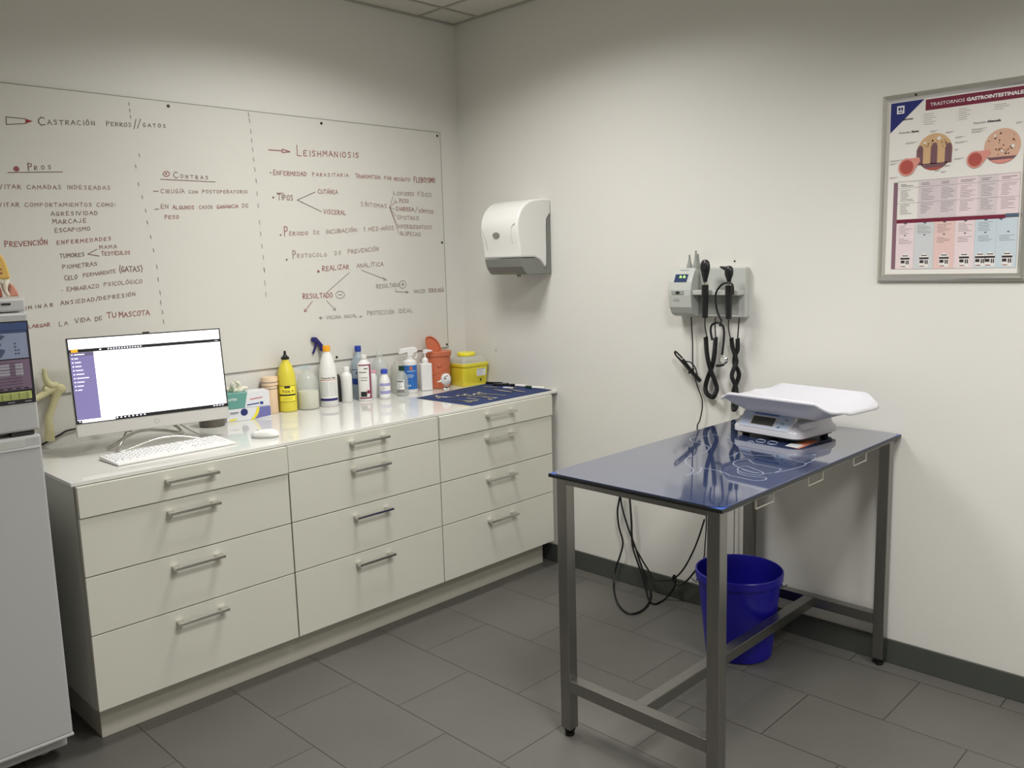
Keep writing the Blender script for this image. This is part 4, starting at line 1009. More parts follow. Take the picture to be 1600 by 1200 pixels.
flat('specks', sp_, M['p_blob'], 4)
flat('bubbles', [disc(-2.4300, 1.918, .006, 14), disc(-2.3850, 1.908, .004, 12), disc(-2.602, 1.905, .004, 12), disc(-2.655, 1.868, .0055, 12), disc(-2.625, 1.855, .004, 12)], M['paper'], 5)
for y, z, r in ((-2.3275, 1.8320, .0285), (-2.5455, 1.8360, .0260)):
    flat('gut_section_neck', [[(y - .002, z + r * .98), (y - .040, z + r * 1.05), (y - .045, z + r * .6), (y - .024, z - r * .45)]], M['p_rim'], 6)
    flat('gut_section_rim', [disc(y, z, r, 28, r * 1.05)], M['p_rim'], 7)
    flat('gut_section', [disc(y, z, r * .8, 26, r * .84)], M['p_red'], 8)
# table of the poster
flat('side_bar', [rc(-2.2855, -2.2995, 1.4800, 1.7820)], M['p_side'], 1)
cA = [-2.2995, -2.3690, -2.4337, -2.4944, -2.5581, -2.6183, -2.6820]
for i, k_ in ((1, 'p_pink'), (2, 'p_pink'), (4, 'p_pink'), (3, 'p_pink2'), (5, 'p_pink2')):
    flat('table_column', [rc(cA[i], cA[i + 1], 1.6550, 1.7825)], M[k_], 1)
cB = [-2.2995, -2.3612, -2.4262, -2.4925, -2.5551, -2.6189, -2.6820]
for i, k_ in enumerate(('p_pink2', 'p_grey', 'p_salmon', 'p_pink2', 'p_blue', 'p_blue')):
    flat('table_column', [rc(cB[i] - .0005, cB[i + 1] + .0005, 1.4800, 1.6400)], M[k_], 1)
flat('maroon_bar', [rc(-2.2995, -2.6440, 1.6400, 1.6530)], M['p_maroon'], 2)
flat('slate_bar', [rc(-2.6440, -2.6835, 1.6425, 1.6550)], M['p_teal'], 2)
flat('arrow_tips', [[(y + .007, 1.6402), (y - .007, 1.6402), (y, 1.6345)] for y in (-2.330, -2.395, -2.459, -2.525, -2.587, -2.632)] + [[(y + .005, 1.603 - .004), (y - .005, 1.603 - .004), (y, 1.594)] for y in (-2.330, -2.395, -2.459, -2.525, -2.587, -2.655)], M['p_teal'], 3)
L_ = [rc(-2.2995, -2.682, 1.7828, 1.7836), rc(-2.2995, -2.682, 1.761, 1.7616), rc(-2.2995, -2.682, 1.709, 1.7096), rc(-2.6816, -2.6822, 1.48, 1.783), rc(-2.2995, -2.682, 1.4796, 1.4802)]
for i in range(6):
    for z0_, n in ((1.7725, 2), (1.753, 8), (1.704, 7), (1.630, 6), (1.585, 4)):
        if i == 0 or random.random() < .92:
            y_ = (cA if z0_ > 1.65 else cB)[i]
            for j in range(n):
                z = z0_ - j * .0052
                L_.append(rc(y_ - .010, y_ - .010 - random.uniform(.018, .046), z, z + .0009 + (.0008 if z0_ > 1.77 else 0)))
flat('table_print', L_, M['print_grey'], 3)
for j, y in enumerate((-2.3330, -2.3966, -2.4619, -2.5254, -2.5746, -2.6047, -2.6552)):
    flat('product_picture', [[(y + .0145, 1.4850), (y - .0145, 1.4850), (y - .0165, 1.518), (y - .010, 1.5275), (y, 1.534), (y + .010, 1.5275), (y + .0165, 1.518)]], M['paper'], 2)
    flat('product_print', [rc(y + .0155, y - .0155, 1.5130, 1.5195), rc(y + .009, y - .009, 1.5245, 1.5275), rc(y + .014, y + .001, 1.5000, 1.5100), rc(y - .003, y - .007, 1.4965, 1.5100), rc(y - .009, y - .013, 1.4965, 1.5100)], M['p_pack'], 3)
    flat('product_line', [rc(y + .013, y - .002, 1.488, 1.4905)], M['p_maroon'], 3)

# ------------------------------------------------------------------ hand towel dispenser
t = thing('paper_towel_dispenser', 'white and grey paper towel dispenser mounted on the right wall near the corner', 'dispenser', (0, -.528, 1.48))
y0, y1 = -.654, -.402
prof = [(-.0008, 1.560), (-.0008, 1.835)]
arc = []
for i in range(9):
    a = R(90 - 82 * i / 8)
    arc.append((-.105 - .135 * math.cos(a), 1.705 + .132 * math.sin(a)))
cover = [(-.0008, 1.842), (-.06, 1.843)] + arc + [(-.240, 1.700), (-.236, 1.660), (-.226, 1.620), (-.222, 1.562), (-.12, 1.562), (-.085, 1.548), (-.055, 1.522), (-.045, 1.507), (-.036, 1.525), (-.033, 1.60), (-.033, 1.70), (-.030, 1.745), (-.0008, 1.775)]
bm = prism(B(), cover, y0, y1)
cv = obj('cover', bm, M['white_pl'], t, world=True, bevel=.012, seg=4, smooth=True)
base = [(-.0008, 1.772), (-.028, 1.745), (-.031, 1.70), (-.031, 1.60), (-.034, 1.522), (-.045, 1.504), (-.053, 1.519), (-.083, 1.545), (-.118, 1.559), (-.219, 1.5595), (-.208, 1.520), (-.190, 1.494), (-.175, 1.482), (-.0008, 1.480)]
bm = prism(B(), base, y0 + .003, y1 - .003)
obj('lower_housing', bm, M['grey_pl'], t, world=True, bevel=.003, seg=2)
bm = lt([(0, -.003), (.017, -.003), (.019, -.001), (.019, .003)], n=28, axis='x', sy=1.0)
for v in bm.verts:
    v.co = Vector((v.co.x, v.co.y * 1.25, v.co.z * .72)) + Vector((-.2385, -.510, 1.672))
obj('sight_window', bm, M['grey_pl'], t, world=True, smooth=True)
for s, yy in ((1, y0 + .035), (-1, y1 - .02)):
    bm = B()
    tube(bm, [(-.2405, yy - .020, 1.722), (-.2405, yy - .004, 1.712), (-.2385, yy + .008, 1.690), (-.2345, yy + .010, 1.655), (-.229, yy + .008, 1.628)] if s > 0 else
         [(-.2405, yy + .006, 1.700), (-.2375, yy - .006, 1.668), (-.232, yy - .012, 1.64), (-.2255, yy - .014, 1.60)], .0014, n=6, k=3)
    obj('moulded_line', bm, M['grey_lt'], t, world=True)
bm = lt([(0, 0), (.008, 0), (.010, .006), (.010, .012), (0, .012)], n=16, cx=-.155, cy=-.575, cz=1.4795 - .009)
obj('tear_edge', bm, M['grey_pl'], t, world=True)
# small wall marks
tag(obj('wall_plug', lt([(0, -.0012), (.006, -.0012), (.007, -.0004)], n=14, axis='x', cx=-.0002, cy=-.2412, cz=1.0798), M['grey_lt']), 'small pale filled hole in the right wall above the yellow bin', 'wall plug')
tag(obj('wall_screw', lt([(0, -.002), (.0035, -.002), (.004, -.0002)], n=12, axis='x', cx=-.0002, cy=-1.6567, cz=1.5211), M['screw']), 'tiny dark screw in the wall above the grey instrument station', 'screw')

# ------------------------------------------------------------------ wall-mounted diagnostic station
t = thing('diagnostic_station', 'grey wall-mounted diagnostic instrument station with a small green lit display', 'instrument station', (0, -1.57, 1.292))
yL, yR, zb, zt = -1.400, -1.727, 1.293, 1.497
obj('back_plate', bx(-.035, -.0008, yR, yL, zb, zt), M['grey_lt'], t, world=True, bevel=.006, seg=3)
bm = B(); box(bm, -.0365, -.0352, yR + .030, yL - .10, zb + .012, 1.386)
obj('recess_panel', bm, M['grey_md'], t, world=True)
bm = B(); box(bm, -.088, -.0355, yR + .004, yL - .02, 1.386, 1.406)
obj('holder_rail', bm, M['grey_lt'], t, world=True, bevel=.003)
# rounded charger housing on the left
prof = [(-.002, 1.294), (-.050, 1.294), (-.075, 1.305), (-.092, 1.335), (-.100, 1.384), (-.100, 1.408), (-.092, 1.440), (-.072, 1.480), (-.058, 1.4975), (-.002, 1.4975)]
bm = prism(B(), prof, -1.5105, yL + .001)
ch = obj('charger_housing', bm, M['grey_lt'], t, world=True, bevel=.005, seg=3)
bm = B()
nx, nz = Vector((-.082, 0, 1.460)), Vector((-.096, 0, 1.426))
def facep(u, v):       # u along -y, v down the sloping front
    a_, b_ = Vector((-.0722 - .0012, 0, 1.480)), Vector((-.0922 - .0012, 0, 1.440))
    p = a_.lerp(b_, v)
    return (p.x, yL - u, p.z)
poly3(bm, [facep(.024, .20), (facep(.086, .20)), (facep(.086, 1.0)), (facep(.024, 1.0))])
d_ = obj('display', bm, M['disp_navy'], ch, world=True)
bm = B()
for u in (.052, .070):
    c = Vector(facep(u, .52)) + Vector((-.0008, 0, -.0003))
    poly3(bm, [c + Vector((-.0035 * math.sin(a * PI / 6) * -.45, .006 * math.cos(a * PI / 6), .008 * math.sin(a * PI / 6))) for a in range(12)])
obj('lit_digits', bm, M['led'], ch, world=True)
obj('switch', bx(-.1022, -.0998, -1.478, -1.418, 1.388, 1.404), M['grey_md'], ch, world=True, bevel=.001)
obj('switch_knob', bx(-.1040, -.1020, -1.458, -1.440, 1.391, 1.401), M['blk'], ch, world=True, bevel=.001)
obj('name_plate', bx(-.0664, -.0650, -1.482, -1.438, 1.4845, 1.4885), M['print'], ch, world=True)
bm = B()
for i in range(2):
    box(bm, -.0985, -.0965, -1.455, -1.425, 1.370 - i * .007, 1.3715 - i * .007)
obj('vent_slots', bm, M['grey_md'], ch, world=True)
for j, (y, h) in enumerate(((-1.4700, .054), (-1.4850, .040), (-1.5010, .070), (-1.4960, .056))):
    bm = lt([(0, 0), (.012, 0), (.011, .010), (.0065, h * .45), (.0035, h * .95), (.0042, h), (0, h)], n=16, cx=-.045 + (.018 if j % 2 else 0), cy=y + (.0 if j % 2 == 0 else -.004), cz=1.4985)
    tag(obj('ear_speculum', bm, M['grey_md'], smooth=True), ['shorter grey ear speculum cone at the left on top of the station', 'thin grey speculum cone behind, between the two big cones',
        'tallest grey ear speculum cone on top of the station', 'slim grey speculum cone behind the tallest one'][j], 'speculum', 'grey speculum cones on the instrument station')
# ophthalmoscope and otoscope hanging in the rail
def instrument(name, label, y, z, head):
    t = thing(name, label, 'medical instrument', (-.105, y, z))
    bm = lt([(0, -.125), (.0095, -.125), (.012, -.122), (.0135, -.06), (.0145, .0), (.014, .010), (0, .010)], n=20)
    obj('handle', bm, M['blk'], t, smooth=True)
    obj('collar', lt([(0, .0103), (.0105, .0103), (.0105, .021), (0, .021)], n=20), M['steel_bright'], t, smooth=True)
    bm = B()
    if head == 'oval':
        bm = lt([(0, .0215), (.009, .0215), (.010, .030), (.017, .055), (.0215, .075), (.0215, .090), (.017, .104), (.009, .111), (0, .1125)], n=24, sx=.62, sy=1.0)
        obj('head', bm, M['blk'], t, smooth=True)
        obj('lens_disc', lt([(0, -.016), (.011, -.016), (.013, -.012), (.013, .0)], n=22, axis='x', cz=.080), M['blk_edge'], t, smooth=True)
    else:
        bm = lt([(0, .0215), (.0085, .0215), (.010, .032), (.0175, .052), (.0185, .066), (.016, .080), (.008, .087), (0, .088)], n=24, sx=.75, sy=1.0)
        obj('head', bm, M['blk'], t, smooth=True)
        bm = B(); tube(bm, [(0, .0, .074), (0, .018, .078), (0, .030, .081), (0, .040, .084)], lambda q: .0105 - .0075 * q, n=14, k=3)
        obj('ear_tip', bm, M['blk'], t, smooth=True)
    return t
instrument('ophthalmoscope', 'black oval-headed examination scope in the left slot of the wall station', -1.583, 1.4185, 'oval')
instrument('otoscope', 'black scope with a pointed sideways tip in the right slot of the wall station', -1.692, 1.4165, 'tip')
def v3(l):
    return [Vector(p) for p in l]
def coiled(label, straight1, coilpts, straight2, turns, rc_=.0085):
    bm = B()
    tube(bm, straight1, .0026, n=8, k=3)
    tube(bm, coil_path(coilpts, rc_, turns, per=8), .0029, n=6)
    tube(bm, straight2, .0026, n=8, k=3)
    return tag(obj('coiled_cord', bm, M['blk_soft'], smooth=True), label, 'cable')
def shx(l, x):
    return [(x, p[1], p[2]) for p in l]
s1 = [(-.105, -1.583, 1.290)] + shx(ST['cord1'][1:], -.06)
c1 = ST['coil1']
c1 = [(-.045 if i < 6 else -.022, p[1], p[2]) for i, p in enumerate(c1)]
s2_ = [c1[-1]] + shx(ST['cord1b'][2:], -.030)
s1 = [(s1[0])] + s1[1:] + [c1[0]]
coiled('coiled black cord in a big teardrop loop under the left scope', s1, c1, s2_, 95, .0078)
cc = ST['coil2']
n_ = len(cc)
c2 = [(-.042 if i < 11 else -.020, p[1], p[2]) for i, p in enumerate(cc)]
coiled('long coiled black cord twisted round itself under the right scope', [(-.105, -1.692, 1.288)] + shx(ST['cord2'][1:], -.06) + [c2[0]], c2, [c2[-1]] + shx(ST['cord2b'][1:], -.026), 120, .0070)
# stethoscope
t = thing('stethoscope', 'black stethoscope hung over the right scope on the wall station', 'stethoscope', (-.06, -1.66, 1.25))
bm = B()
hang = shx(ST['steth2'], -.118)
tube(bm, [(-.122, p[1], p[2]) for p in hang], .0042, n=8, k=4)
tube(bm, [(-.122, hang[0][1], hang[0][2]), (-.085, -1.640, 1.265), (-.075, -1.6395, 1.262)], .0042, n=8, k=3)
st1 = shx(ST['steth'], -.072)
tube(bm, st1, .0046, n=8, k=4)
obj('tubing', bm, M['blk_soft'], t, world=True, smooth=True)
c = Vector(ST['chest'][0])
bm = lt([(0, -.012), (.014, -.012), (.0185, -.008), (.0185, -.003), (.012, .004), (0, .006)], n=24, axis='x', cx=-.066, cy=c.y, cz=c.z)
obj('chest_piece', bm, M['steel_bright'], t, world=True, smooth=True)
bm = lt([(0, -.014), (.0115, -.014), (.0115, -.012)], n=24, axis='x', cx=-.066, cy=c.y, cz=c.z)
obj('diaphragm', bm, M['grey_lt'], t, world=True, smooth=True)
bm = B(); tube(bm, [(-.062, c.y + .004, c.z - .020), (-.062, c.y + .022, c.z - .026), (-.062, c.y + .040, c.z - .027)], .0052, n=10)
obj('earpiece', bm, M['blk'], t, world=True, smooth=True)
# tied bundle of the station's power cord
bd = ST['bundle']
a_, b_ = Vector((-.040, bd[0][1], bd[0][2])), Vector((-.040, bd[4][1], bd[4][2]))
bm = B()
ax = (b_ - a_).normalized()
pr = Vector((0, -ax.z, ax.y))
for i_, (o1, o2, sh) in enumerate(((-.004, .007, .0), (-.012, .0, .02), (-.004, -.008, .035), (.004, .004, .03))):
    st_ = a_ + ax * sh
    tube(bm, [st_ + Vector((o1, 0, 0)) + pr * o2, st_.lerp(b_, .5) + Vector((o1 - .002, 0, 0)) + pr * (o2 * .7), b_ + Vector((o1, 0, 0)) + pr * (o2 * .8)], .0042, n=8, k=3)
tube(bm, [a_ + pr * .007 + Vector((-.004, 0, 0)), a_ - ax * .012 + pr * .004 + Vector((-.004, 0, 0)), a_ - ax * .013 - pr * .004 + Vector((-.004, 0, 0)), a_ + ax * .03 - pr * .008 + Vector((-.004, 0, 0))], .0040, n=8, k=4)
tube(bm, [a_ + ax * .05 - pr * .009, a_ + ax * .07 - pr * .022, a_ + ax * .10 - pr * .022, a_ + ax * .13 - pr * .006], .003, n=8, k=4)
c_ = a_.lerp(b_, .62)
ringp = [c_ + Vector((-.004 + .012 * math.cos(q * PI / 6), 0, 0)) + pr * (.014 * math.sin(q * PI / 6)) for q in range(12)]
tube(bm, ringp, .0035, n=6, closed=True)
tag(obj('cable_bundle', bm, M['blk_soft'], smooth=True), 'folded bundle of black cable tied against the wall left of the teardrop loop', 'cable')

# ------------------------------------------------------------------ baby scale
t = thing('baby_scale', 'white digital baby scale with a wide tray on the blue table', 'scale', (-.262, -2.020, TZ + .0005), R(-8))
# local: -x is the display side, y runs along the wall
bm = prism(B(), rrect(.236, .262, .028, 6), .010, .020, axis='z')
obj('under_frame', bm, M['blk'], t)
bm = B()
for x in (-.09, .09):
    for y in (-.105, .105):
        lathe(bm, [(0, 0), (.013, 0), (.015, .010), (0, .010)], n=16, cx=x, cy=y)
obj('rubber_feet', bm, M['rubber'], t)
out = rrect(.262, .288, .038, 7)
bm = B()
lv = [(1.0, .018), (1.0, .034), (.975, .042), (.93, .047), (.90, .066), (.86, .070)]
rings = []
for s_, z in lv:
    ring = []
    for x, y in out:
        xx = x * s_
        if z > .045 and x < 0:          # the front face leans back behind the panel
            xx = max(xx, -.118 + (z - .047) * 1.1)
        ring.append(bm.verts.new((xx, y * s_, z)))
    rings.append(ring)
for a, b in zip(rings, rings[1:]):
    for i in range(len(a)):
        bm.faces.new((a[i], a[(i + 1) % len(a)], b[(i + 1) % len(a)], b[i]))
bm.faces.new(rings[-1]); bm.faces.new(list(reversed(rings[0])))
bmesh.ops.recalc_face_normals(bm, faces=bm.faces)
hb = obj('housing', bm, M['white_scale'], t, smooth=True)
# sloping display panel at the front
def tilt(x, y, h=0):          # x: distance up the slope from the front, y along
    return Vector((-.126 + x * .66 - h * .75, y + .004, .0330 + x * .75 + h * .66))
bm = B()
rr = rrect(.074, .222, .014, 5)
lo = [bm.verts.new(tilt(.038 + a, b, -.008)) for a, b in rr]
hi = [bm.verts.new(tilt(.038 + a * .98, b * .985, .009)) for a, b in rr]
bm.faces.new(hi); bm.faces.new(list(reversed(lo)))
for i in range(len(rr)):
    bm.faces.new((lo[i], lo[(i + 1) % len(rr)], hi[(i + 1) % len(rr)], hi[i]))
bmesh.ops.recalc_face_normals(bm, faces=bm.faces)
pn = obj('control_panel', bm, M['white_scale'], t, bevel=.003, seg=3)
def patch(nm, x0, x1, y0, y1, m_, h, r=None):
    bm = B()
    poly3(bm, [tilt(a, b, h) for a, b in ((x0, y0), (x1, y0), (x1, y1), (x0, y1))])
    bmesh.ops.recalc_face_normals(bm, faces=bm.faces)
    obj(nm, bm, M[m_], pn)
patch('panel_print', .006, .070, -.100, .100, 'scale_panel', .0094)
patch('blue_band', .058, .069, -.045, .060, 'scale_panel2', .0098)
patch('display_surround', .010, .054, -.048, .066, 'white_scale', .0098)
patch('display', .015, .049, -.038, .056, 'lcd', .0104)
bm = B()
for x, y in ((.016, -.062), (.032, -.072), (.048, -.082)):
    for q in range(2):
        c = tilt(x, y - 0, .0104)
        lathe(bm, [(0, .0015), (.0045, .0015), (.0055, 0)], n=14, cx=c.x, cy=c.y, cz=c.z)
        break
obj('button', bm, M['teal_btn'], pn, smooth=True)
# tray: a shallow cradle with raised long sides and flared ends
obj('tray_support', prism(B(), rrect(.13, .16, .02, 4), .064, .0915, axis='z'), M['grey_lt'], t)
def sstep(a, b, t):
    t = max(0, min(1, (t - a) / (b - a)))
    return t * t * (3 - 2 * t)
def tray():
    bm = B()
    nu, nv = 60, 30
    LY, LX = .250, .152
    def pt(u, v):
        au, av = abs(u), abs(v)
        k_ = max(0, (au - .66) / .34)
        ex = 1 - .36 * k_ ** 2.4
        x = v * LX * ex
        y = u * LY * (1 - max(0, (av - .8) / .2) ** 2 * .02)
        side = max(0, (av - .56) / .44) ** 1.1 * .072 * (1 - .50 * sstep(.66, .98, au))
        end = max(0, (au - .50) / .50) ** 1.25 * .044
        z = (side ** 3 + end ** 3) ** (1 / 3)
        z -= sstep(.95, 1, au) * .003
        return Vector((x, y, z))
    top = [[bm.verts.new(pt(-1 + 2 * i / nu, -1 + 2 * j / nv)) for j in range(nv + 1)] for i in range(nu + 1)]
    for i in range(nu):
        for j in range(nv):
            bm.faces.new((top[i][j], top[i + 1][j], top[i + 1][j + 1], top[i][j + 1]))
    rim = [(i, 0) for i in range(nu)] + [(nu, j) for j in range(nv)] + [(i, nv) for i in range(nu, 0, -1)] + [(0, j) for j in range(nv, 0, -1)]
    rv = [top[i][j] for i, j in rim]
    l1 = [bm.verts.new(v.co + Vector((v.co.x * .030, v.co.y * .018, .0005))) for v in rv]
    l2 = [bm.verts.new(v.co + Vector((v.co.x * .052, v.co.y * .030, -.003))) for v in rv]
    l3 = [bm.verts.new(v.co + Vector((v.co.x * .058, v.co.y * .034, -.011))) for v in rv]
    for a, b in ((rv, l1), (l1, l2), (l2, l3)):
        for i in range(len(a)):
            bm.faces.new((a[i], a[(i + 1) % len(a)], b[(i + 1) % len(a)], b[i]))
    bmesh.ops.recalc_face_normals(bm, faces=bm.faces)
    return bm
bm = tray()
for v in bm.verts:
    v.co = v.co + Vector((-.0265, -.0650, .0945))
obj('tray', bm, M['white_scale'], t, smooth=True, solid=.003)

# ------------------------------------------------------------------ all-in-one computer
MB_, MYAW, MTILT = Vector((-1.8649, -.3344, .9705)), -.1517, .1138
rx_ = Vector((math.cos(MYAW), math.sin(MYAW), 0)); nn_ = Vector((math.sin(MYAW), -math.cos(MYAW), 0))
ux_ = Vector((0, 0, 1)) * math.cos(MTILT) - nn_ * math.sin(MTILT)
fx_ = rx_.cross(ux_)          # towards the viewer
t = thing('computer_monitor', 'silver all-in-one computer with a lit white screen on the worktop', 'computer', (-1.865, -.25, ZT))
def mp(u, v, d=0):     # u across from the centre, v up, d towards the viewer
    return MB_ + rx_ * u + ux_ * v + fx_ * d
def mbox(bm, u0, u1, v0, v1, d0, d1):
    vs = [bm.verts.new(mp(u, v, d)) for u in (u0, u1) for v in (v0, v1) for d in (d0, d1)]
    fs = [bm.faces.new([vs[i] for i in f]) for f in ((0, 1, 3, 2), (4, 6, 7, 5), (0, 4, 5, 1), (2, 3, 7, 6), (0, 2, 6, 4), (1, 5, 7, 3))]
    bmesh.ops.recalc_face_normals(bm, faces=fs)
    return bm
obj('casing', mbox(B(), -.27, .27, 0, .3524, -.020, -.0005), M['silver'], t, world=True, bevel=.003)
bm = mbox(B(), -.20, .20, .02, .26, -.045, -.0205)
obj('rear_housing', bm, M['silver'], t, world=True, bevel=.008)
obj('black_bezel', mbox(B(), -.2695, .2695, .0468, .3520, -.0004, .0012), M['blk'], t, world=True)
su, s0, s1_ = .2645, .0500, .3475
scr = obj('screen', mbox(B(), -su, su, s0, s1_, .00125, .0016), M['screen'], t, world=True)
def sbox(nm, u0, u1, v0, v1, m_, d=0):
    return obj(nm, mbox(B(), u0, u1, v0, v1, .0017 + d * .0003, .0019 + d * .0003), M[m_], scr, world=True)
sbox('menu_bar', -su, su, .3000, .3115, 'scr_black')
sbox('taskbar', -.140, su, s0, s0 + .0095, 'scr_black')
sbox('start_button', -su, -su + .015, s0, s0 + .0095, 'scr_black')
sbox('side_menu', -su, -.1865, s0 + .0110, .2998, 'scr_purple')
sbox('selected_row', -su, -.1865, .2870, .2998, 'scr_purple2', 1)
sbox('orange_tag', -su + .006, -su + .028, .3010, .3120, 'scr_orange', 1)
bm = B()
for i in range(13):
    mbox(bm, -.1385 + i * .0092, -.1335 + i * .0092, .3035, .3080, .0021, .0023)
mbox(bm, -.166, -.160, .3035, .308, .0021, .0023)
for i in range(2):
    mbox(bm, .245 + i * .007, .249 + i * .007, .304, .306, .0021, .0023)
wd_ = (.034, .012, .020, .020, .024, .026, .040, .024, .020, .014)
for i in range(10):
    v = .2905 - i * .01395
    mbox(bm, -.2590, -.2545, v, v + .0045, .0024, .0026); mbox(bm, -.2505, -.2505 + wd_[i], v + .0005, v + .0038, .0024, .0026)
for i in range(8):
    mbox(bm, -.1365 + i * .0135, -.1310 + i * .0135, s0 + .0025, s0 + .007, .0021, .0023)
mbox(bm, -.259, -.2545, s0 + .003, s0 + .007, .0021, .0023)
for i in range(4):
    mbox(bm, .212 + i * .011, .219 + i * .011, s0 + .003, s0 + .006, .0021, .0023)
obj('screen_icons', bm, M['scr_text'], scr, world=True)
bm = B()
mbox(bm, -.012, .012, .3524, .358, -.012, -.003)
obj('webcam', bm, M['blk'], t, world=True, bevel=.002)
bm = lt([(.0075, 0), (.0085, 0), (.0085, .0006), (.0075, .0006)], n=24)
mm = Matrix((rx_, ux_, fx_)).transposed().to_4x4(); mm.translation = mp(0, .024, -.0006)
for v in bm.verts:
    v.co = mm @ v.co
obj('round_emblem', bm, M['grey_md'], t, world=True)
# bent-rod stand
zf_ = ZT + .0055
bm = B()
tube(bm, [(-1.935, -.268, .992), (-1.955, -.275, .965), (-1.985, -.295, .930), (-2.014, -.325, zf_), (-2.022, -.345, zf_), (-2.010, -.352, zf_ + .001), (-1.98, -.352, .912), (-1.92, -.352, .925), (-1.86, -.352, .932), (-1.80, -.355, .928), (-1.745, -.370, .915), (-1.716, -.380, zf_)], .0042, n=10, k=4)
obj('front_rod', bm, M['chrome'], t, world=True, smooth=True)
bm = B()
tube(bm, [(-2.018, -.242, zf_), (-1.985, -.235, .915), (-1.945, -.225, .932), (-1.90, -.215, .944), (-1.85, -.215, .945), (-1.79, -.235, .935), (-1.752, -.255, .923), (-1.735, -.250, .918), (-1.738, -.225, .935), (-1.752, -.20, .955), (-1.772, -.19, .985)], .0062, n=10, k=4)
tube(bm, [(-1.725, -.17, .955), (-1.700, -.22, .925), (-1.678, -.27, zf_)], .003, n=8, k=3)
obj('rear_rod', bm, M['steel_bright'], t, world=True, smooth=True)
obj('hinge_block', bx(-1.952, -1.930, -.268, -.245, .958, .975), M['blk'], t, world=True, bevel=.002)
bm = mbox(B(), -.11, .11, .010, .060, -.060, -.046)
obj('stand_mount', bm, M['silver'], t, world=True, bevel=.004)

# keyboard
t = thing('keyboard', 'white full-size keyboard in front of the monitor', 'keyboard', (-1.884, -.474, ZT + .0006), R(1.5))
KW, KD = .436, .158
bm = prism(B(), [(-KD / 2, 0), (KD / 2, 0), (KD / 2, .015), (-KD / 2, .007)], -KW / 2, KW / 2, axis='x')
obj('case', bm, M['white_pl'], t, bevel=.0025)
def ktop(y):
    return .007 + .008 * (y + KD / 2) / KD
rows = [(.061, 14, .0), (.040, 14, .0), (.0215, 14, .003), (.003, 13, .006), (-.0155, 12, .010)]
nk = 0
keys = []
random.seed(2)
for y, n, off in rows:
    for i in range(n):
        x0 = -.208 + off + i * .0196
        keys.append((x0, x0 + .0165, y - .0072, y + .0072))
    for i in range(3):
        if y not in (-.0155 - 5,):
            x0 = .078 + i * .0185
            if y not in (.003,):
                keys.append((x0, x0 + .0155, y - .0072, y + .0072))
    for i in range(4):
        x0 = .138 + i * .0185
        keys.append((x0, x0 + .0155, y - .0072, y + .0072))
for x0, x1 in ((-.208, -.186), (-.183, -.161), (-.158, -.136), (-.133, -.025), (-.022, .0), (.003, .025), (.028, .064), (.078, .0935), (.0965, .112), (.115, .1305), (.138, .172), (.175, .1905), (.1935, .209)):
    keys.append((x0, x1, -.034 - .0072, -.034 + .0072))
kb = B()
for x0, x1, y0_, y1_ in keys:
    zc = ktop((y0_ + y1_) / 2)
    v = []
    for (x, y, z) in ((x0, y0_, zc - .002), (x1, y0_, zc - .002), (x1, y1_, zc - .002), (x0, y1_, zc - .002), (x0 + .0012, y0_ + .0012, zc + .0032), (x1 - .0012, y0_ + .0012, zc + .0032), (x1 - .0012, y1_ - .0012, zc + .0032), (x0 + .0012, y1_ - .0012, zc + .0032)):
        v.append(kb.verts.new((x, y, z)))
    for f in ((4, 5, 6, 7), (0, 1, 5, 4), (1, 2, 6, 5), (2, 3, 7, 6), (3, 0, 4, 7)):
        kb.faces.new([v[i] for i in f])
ko = obj('keys', kb, mat('white keycap', (236, 236, 236), .4), t)
ko['kind'] = 'stuff'
bm = B()
for x0, x1, y0_, y1_ in keys:
    if x1 - x0 < .03:
        zc = ktop((y0_ + y1_) / 2) + .0035
        poly3(bm, [(x0 + .005, y0_ + .005, zc), (x0 + .009, y0_ + .005, zc), (x0 + .009, y0_ + .0095, zc), (x0 + .005, y0_ + .0095, zc)])
obj('key_marks', bm, M['label_grey'], t)
# mouse
t = thing('computer_mouse', 'small white computer mouse right of the keyboard', 'mouse', (-1.533, -.523, ZT + .0005), R(43))
def mouse_bm(s, z0, z1):
    bm = B()
    rings = []
    for k_ in range(9):
        a = PI / 2 * k_ / 8
        f, h = math.cos(a) ** .55, math.sin(a)
        ring = []
        for i in range(28):
            an = 2 * PI * i / 28
            x = .031 * s * f * math.cos(an) * (1 - .08 * math.sin(an)); y = .055 * s * f * math.sin(an)
            ring.append(bm.verts.new((x, y, z0 + (z1 - z0) * h * (1 - .15 * math.sin(an) * f))))
        rings.append(ring)
    for a_, b_ in zip(rings, rings[1:]):
        for i in range(28):
            bm.faces.new((a_[i], a_[(i + 1) % 28], b_[(i + 1) % 28], b_[i]))
    bm.faces.new(list(reversed(rings[0])))
    return bm
obj('base', prism(B(), [(.030 * math.cos(i * PI / 12), .053 * math.sin(i * PI / 12)) for i in range(24)], 0, .008, axis='z'), M['grey_lt'], t, smooth=True)
obj('shell', mouse_bm(1, .0082, .031), M['white_pl'], t, smooth=True)
obj('wheel', lt([(0, -.003), (.006, -.003), (.006, .003), (0, .003)], n=16, axis='x', cy=.027, cz=.0245), M['grey_md'], t, smooth=True)

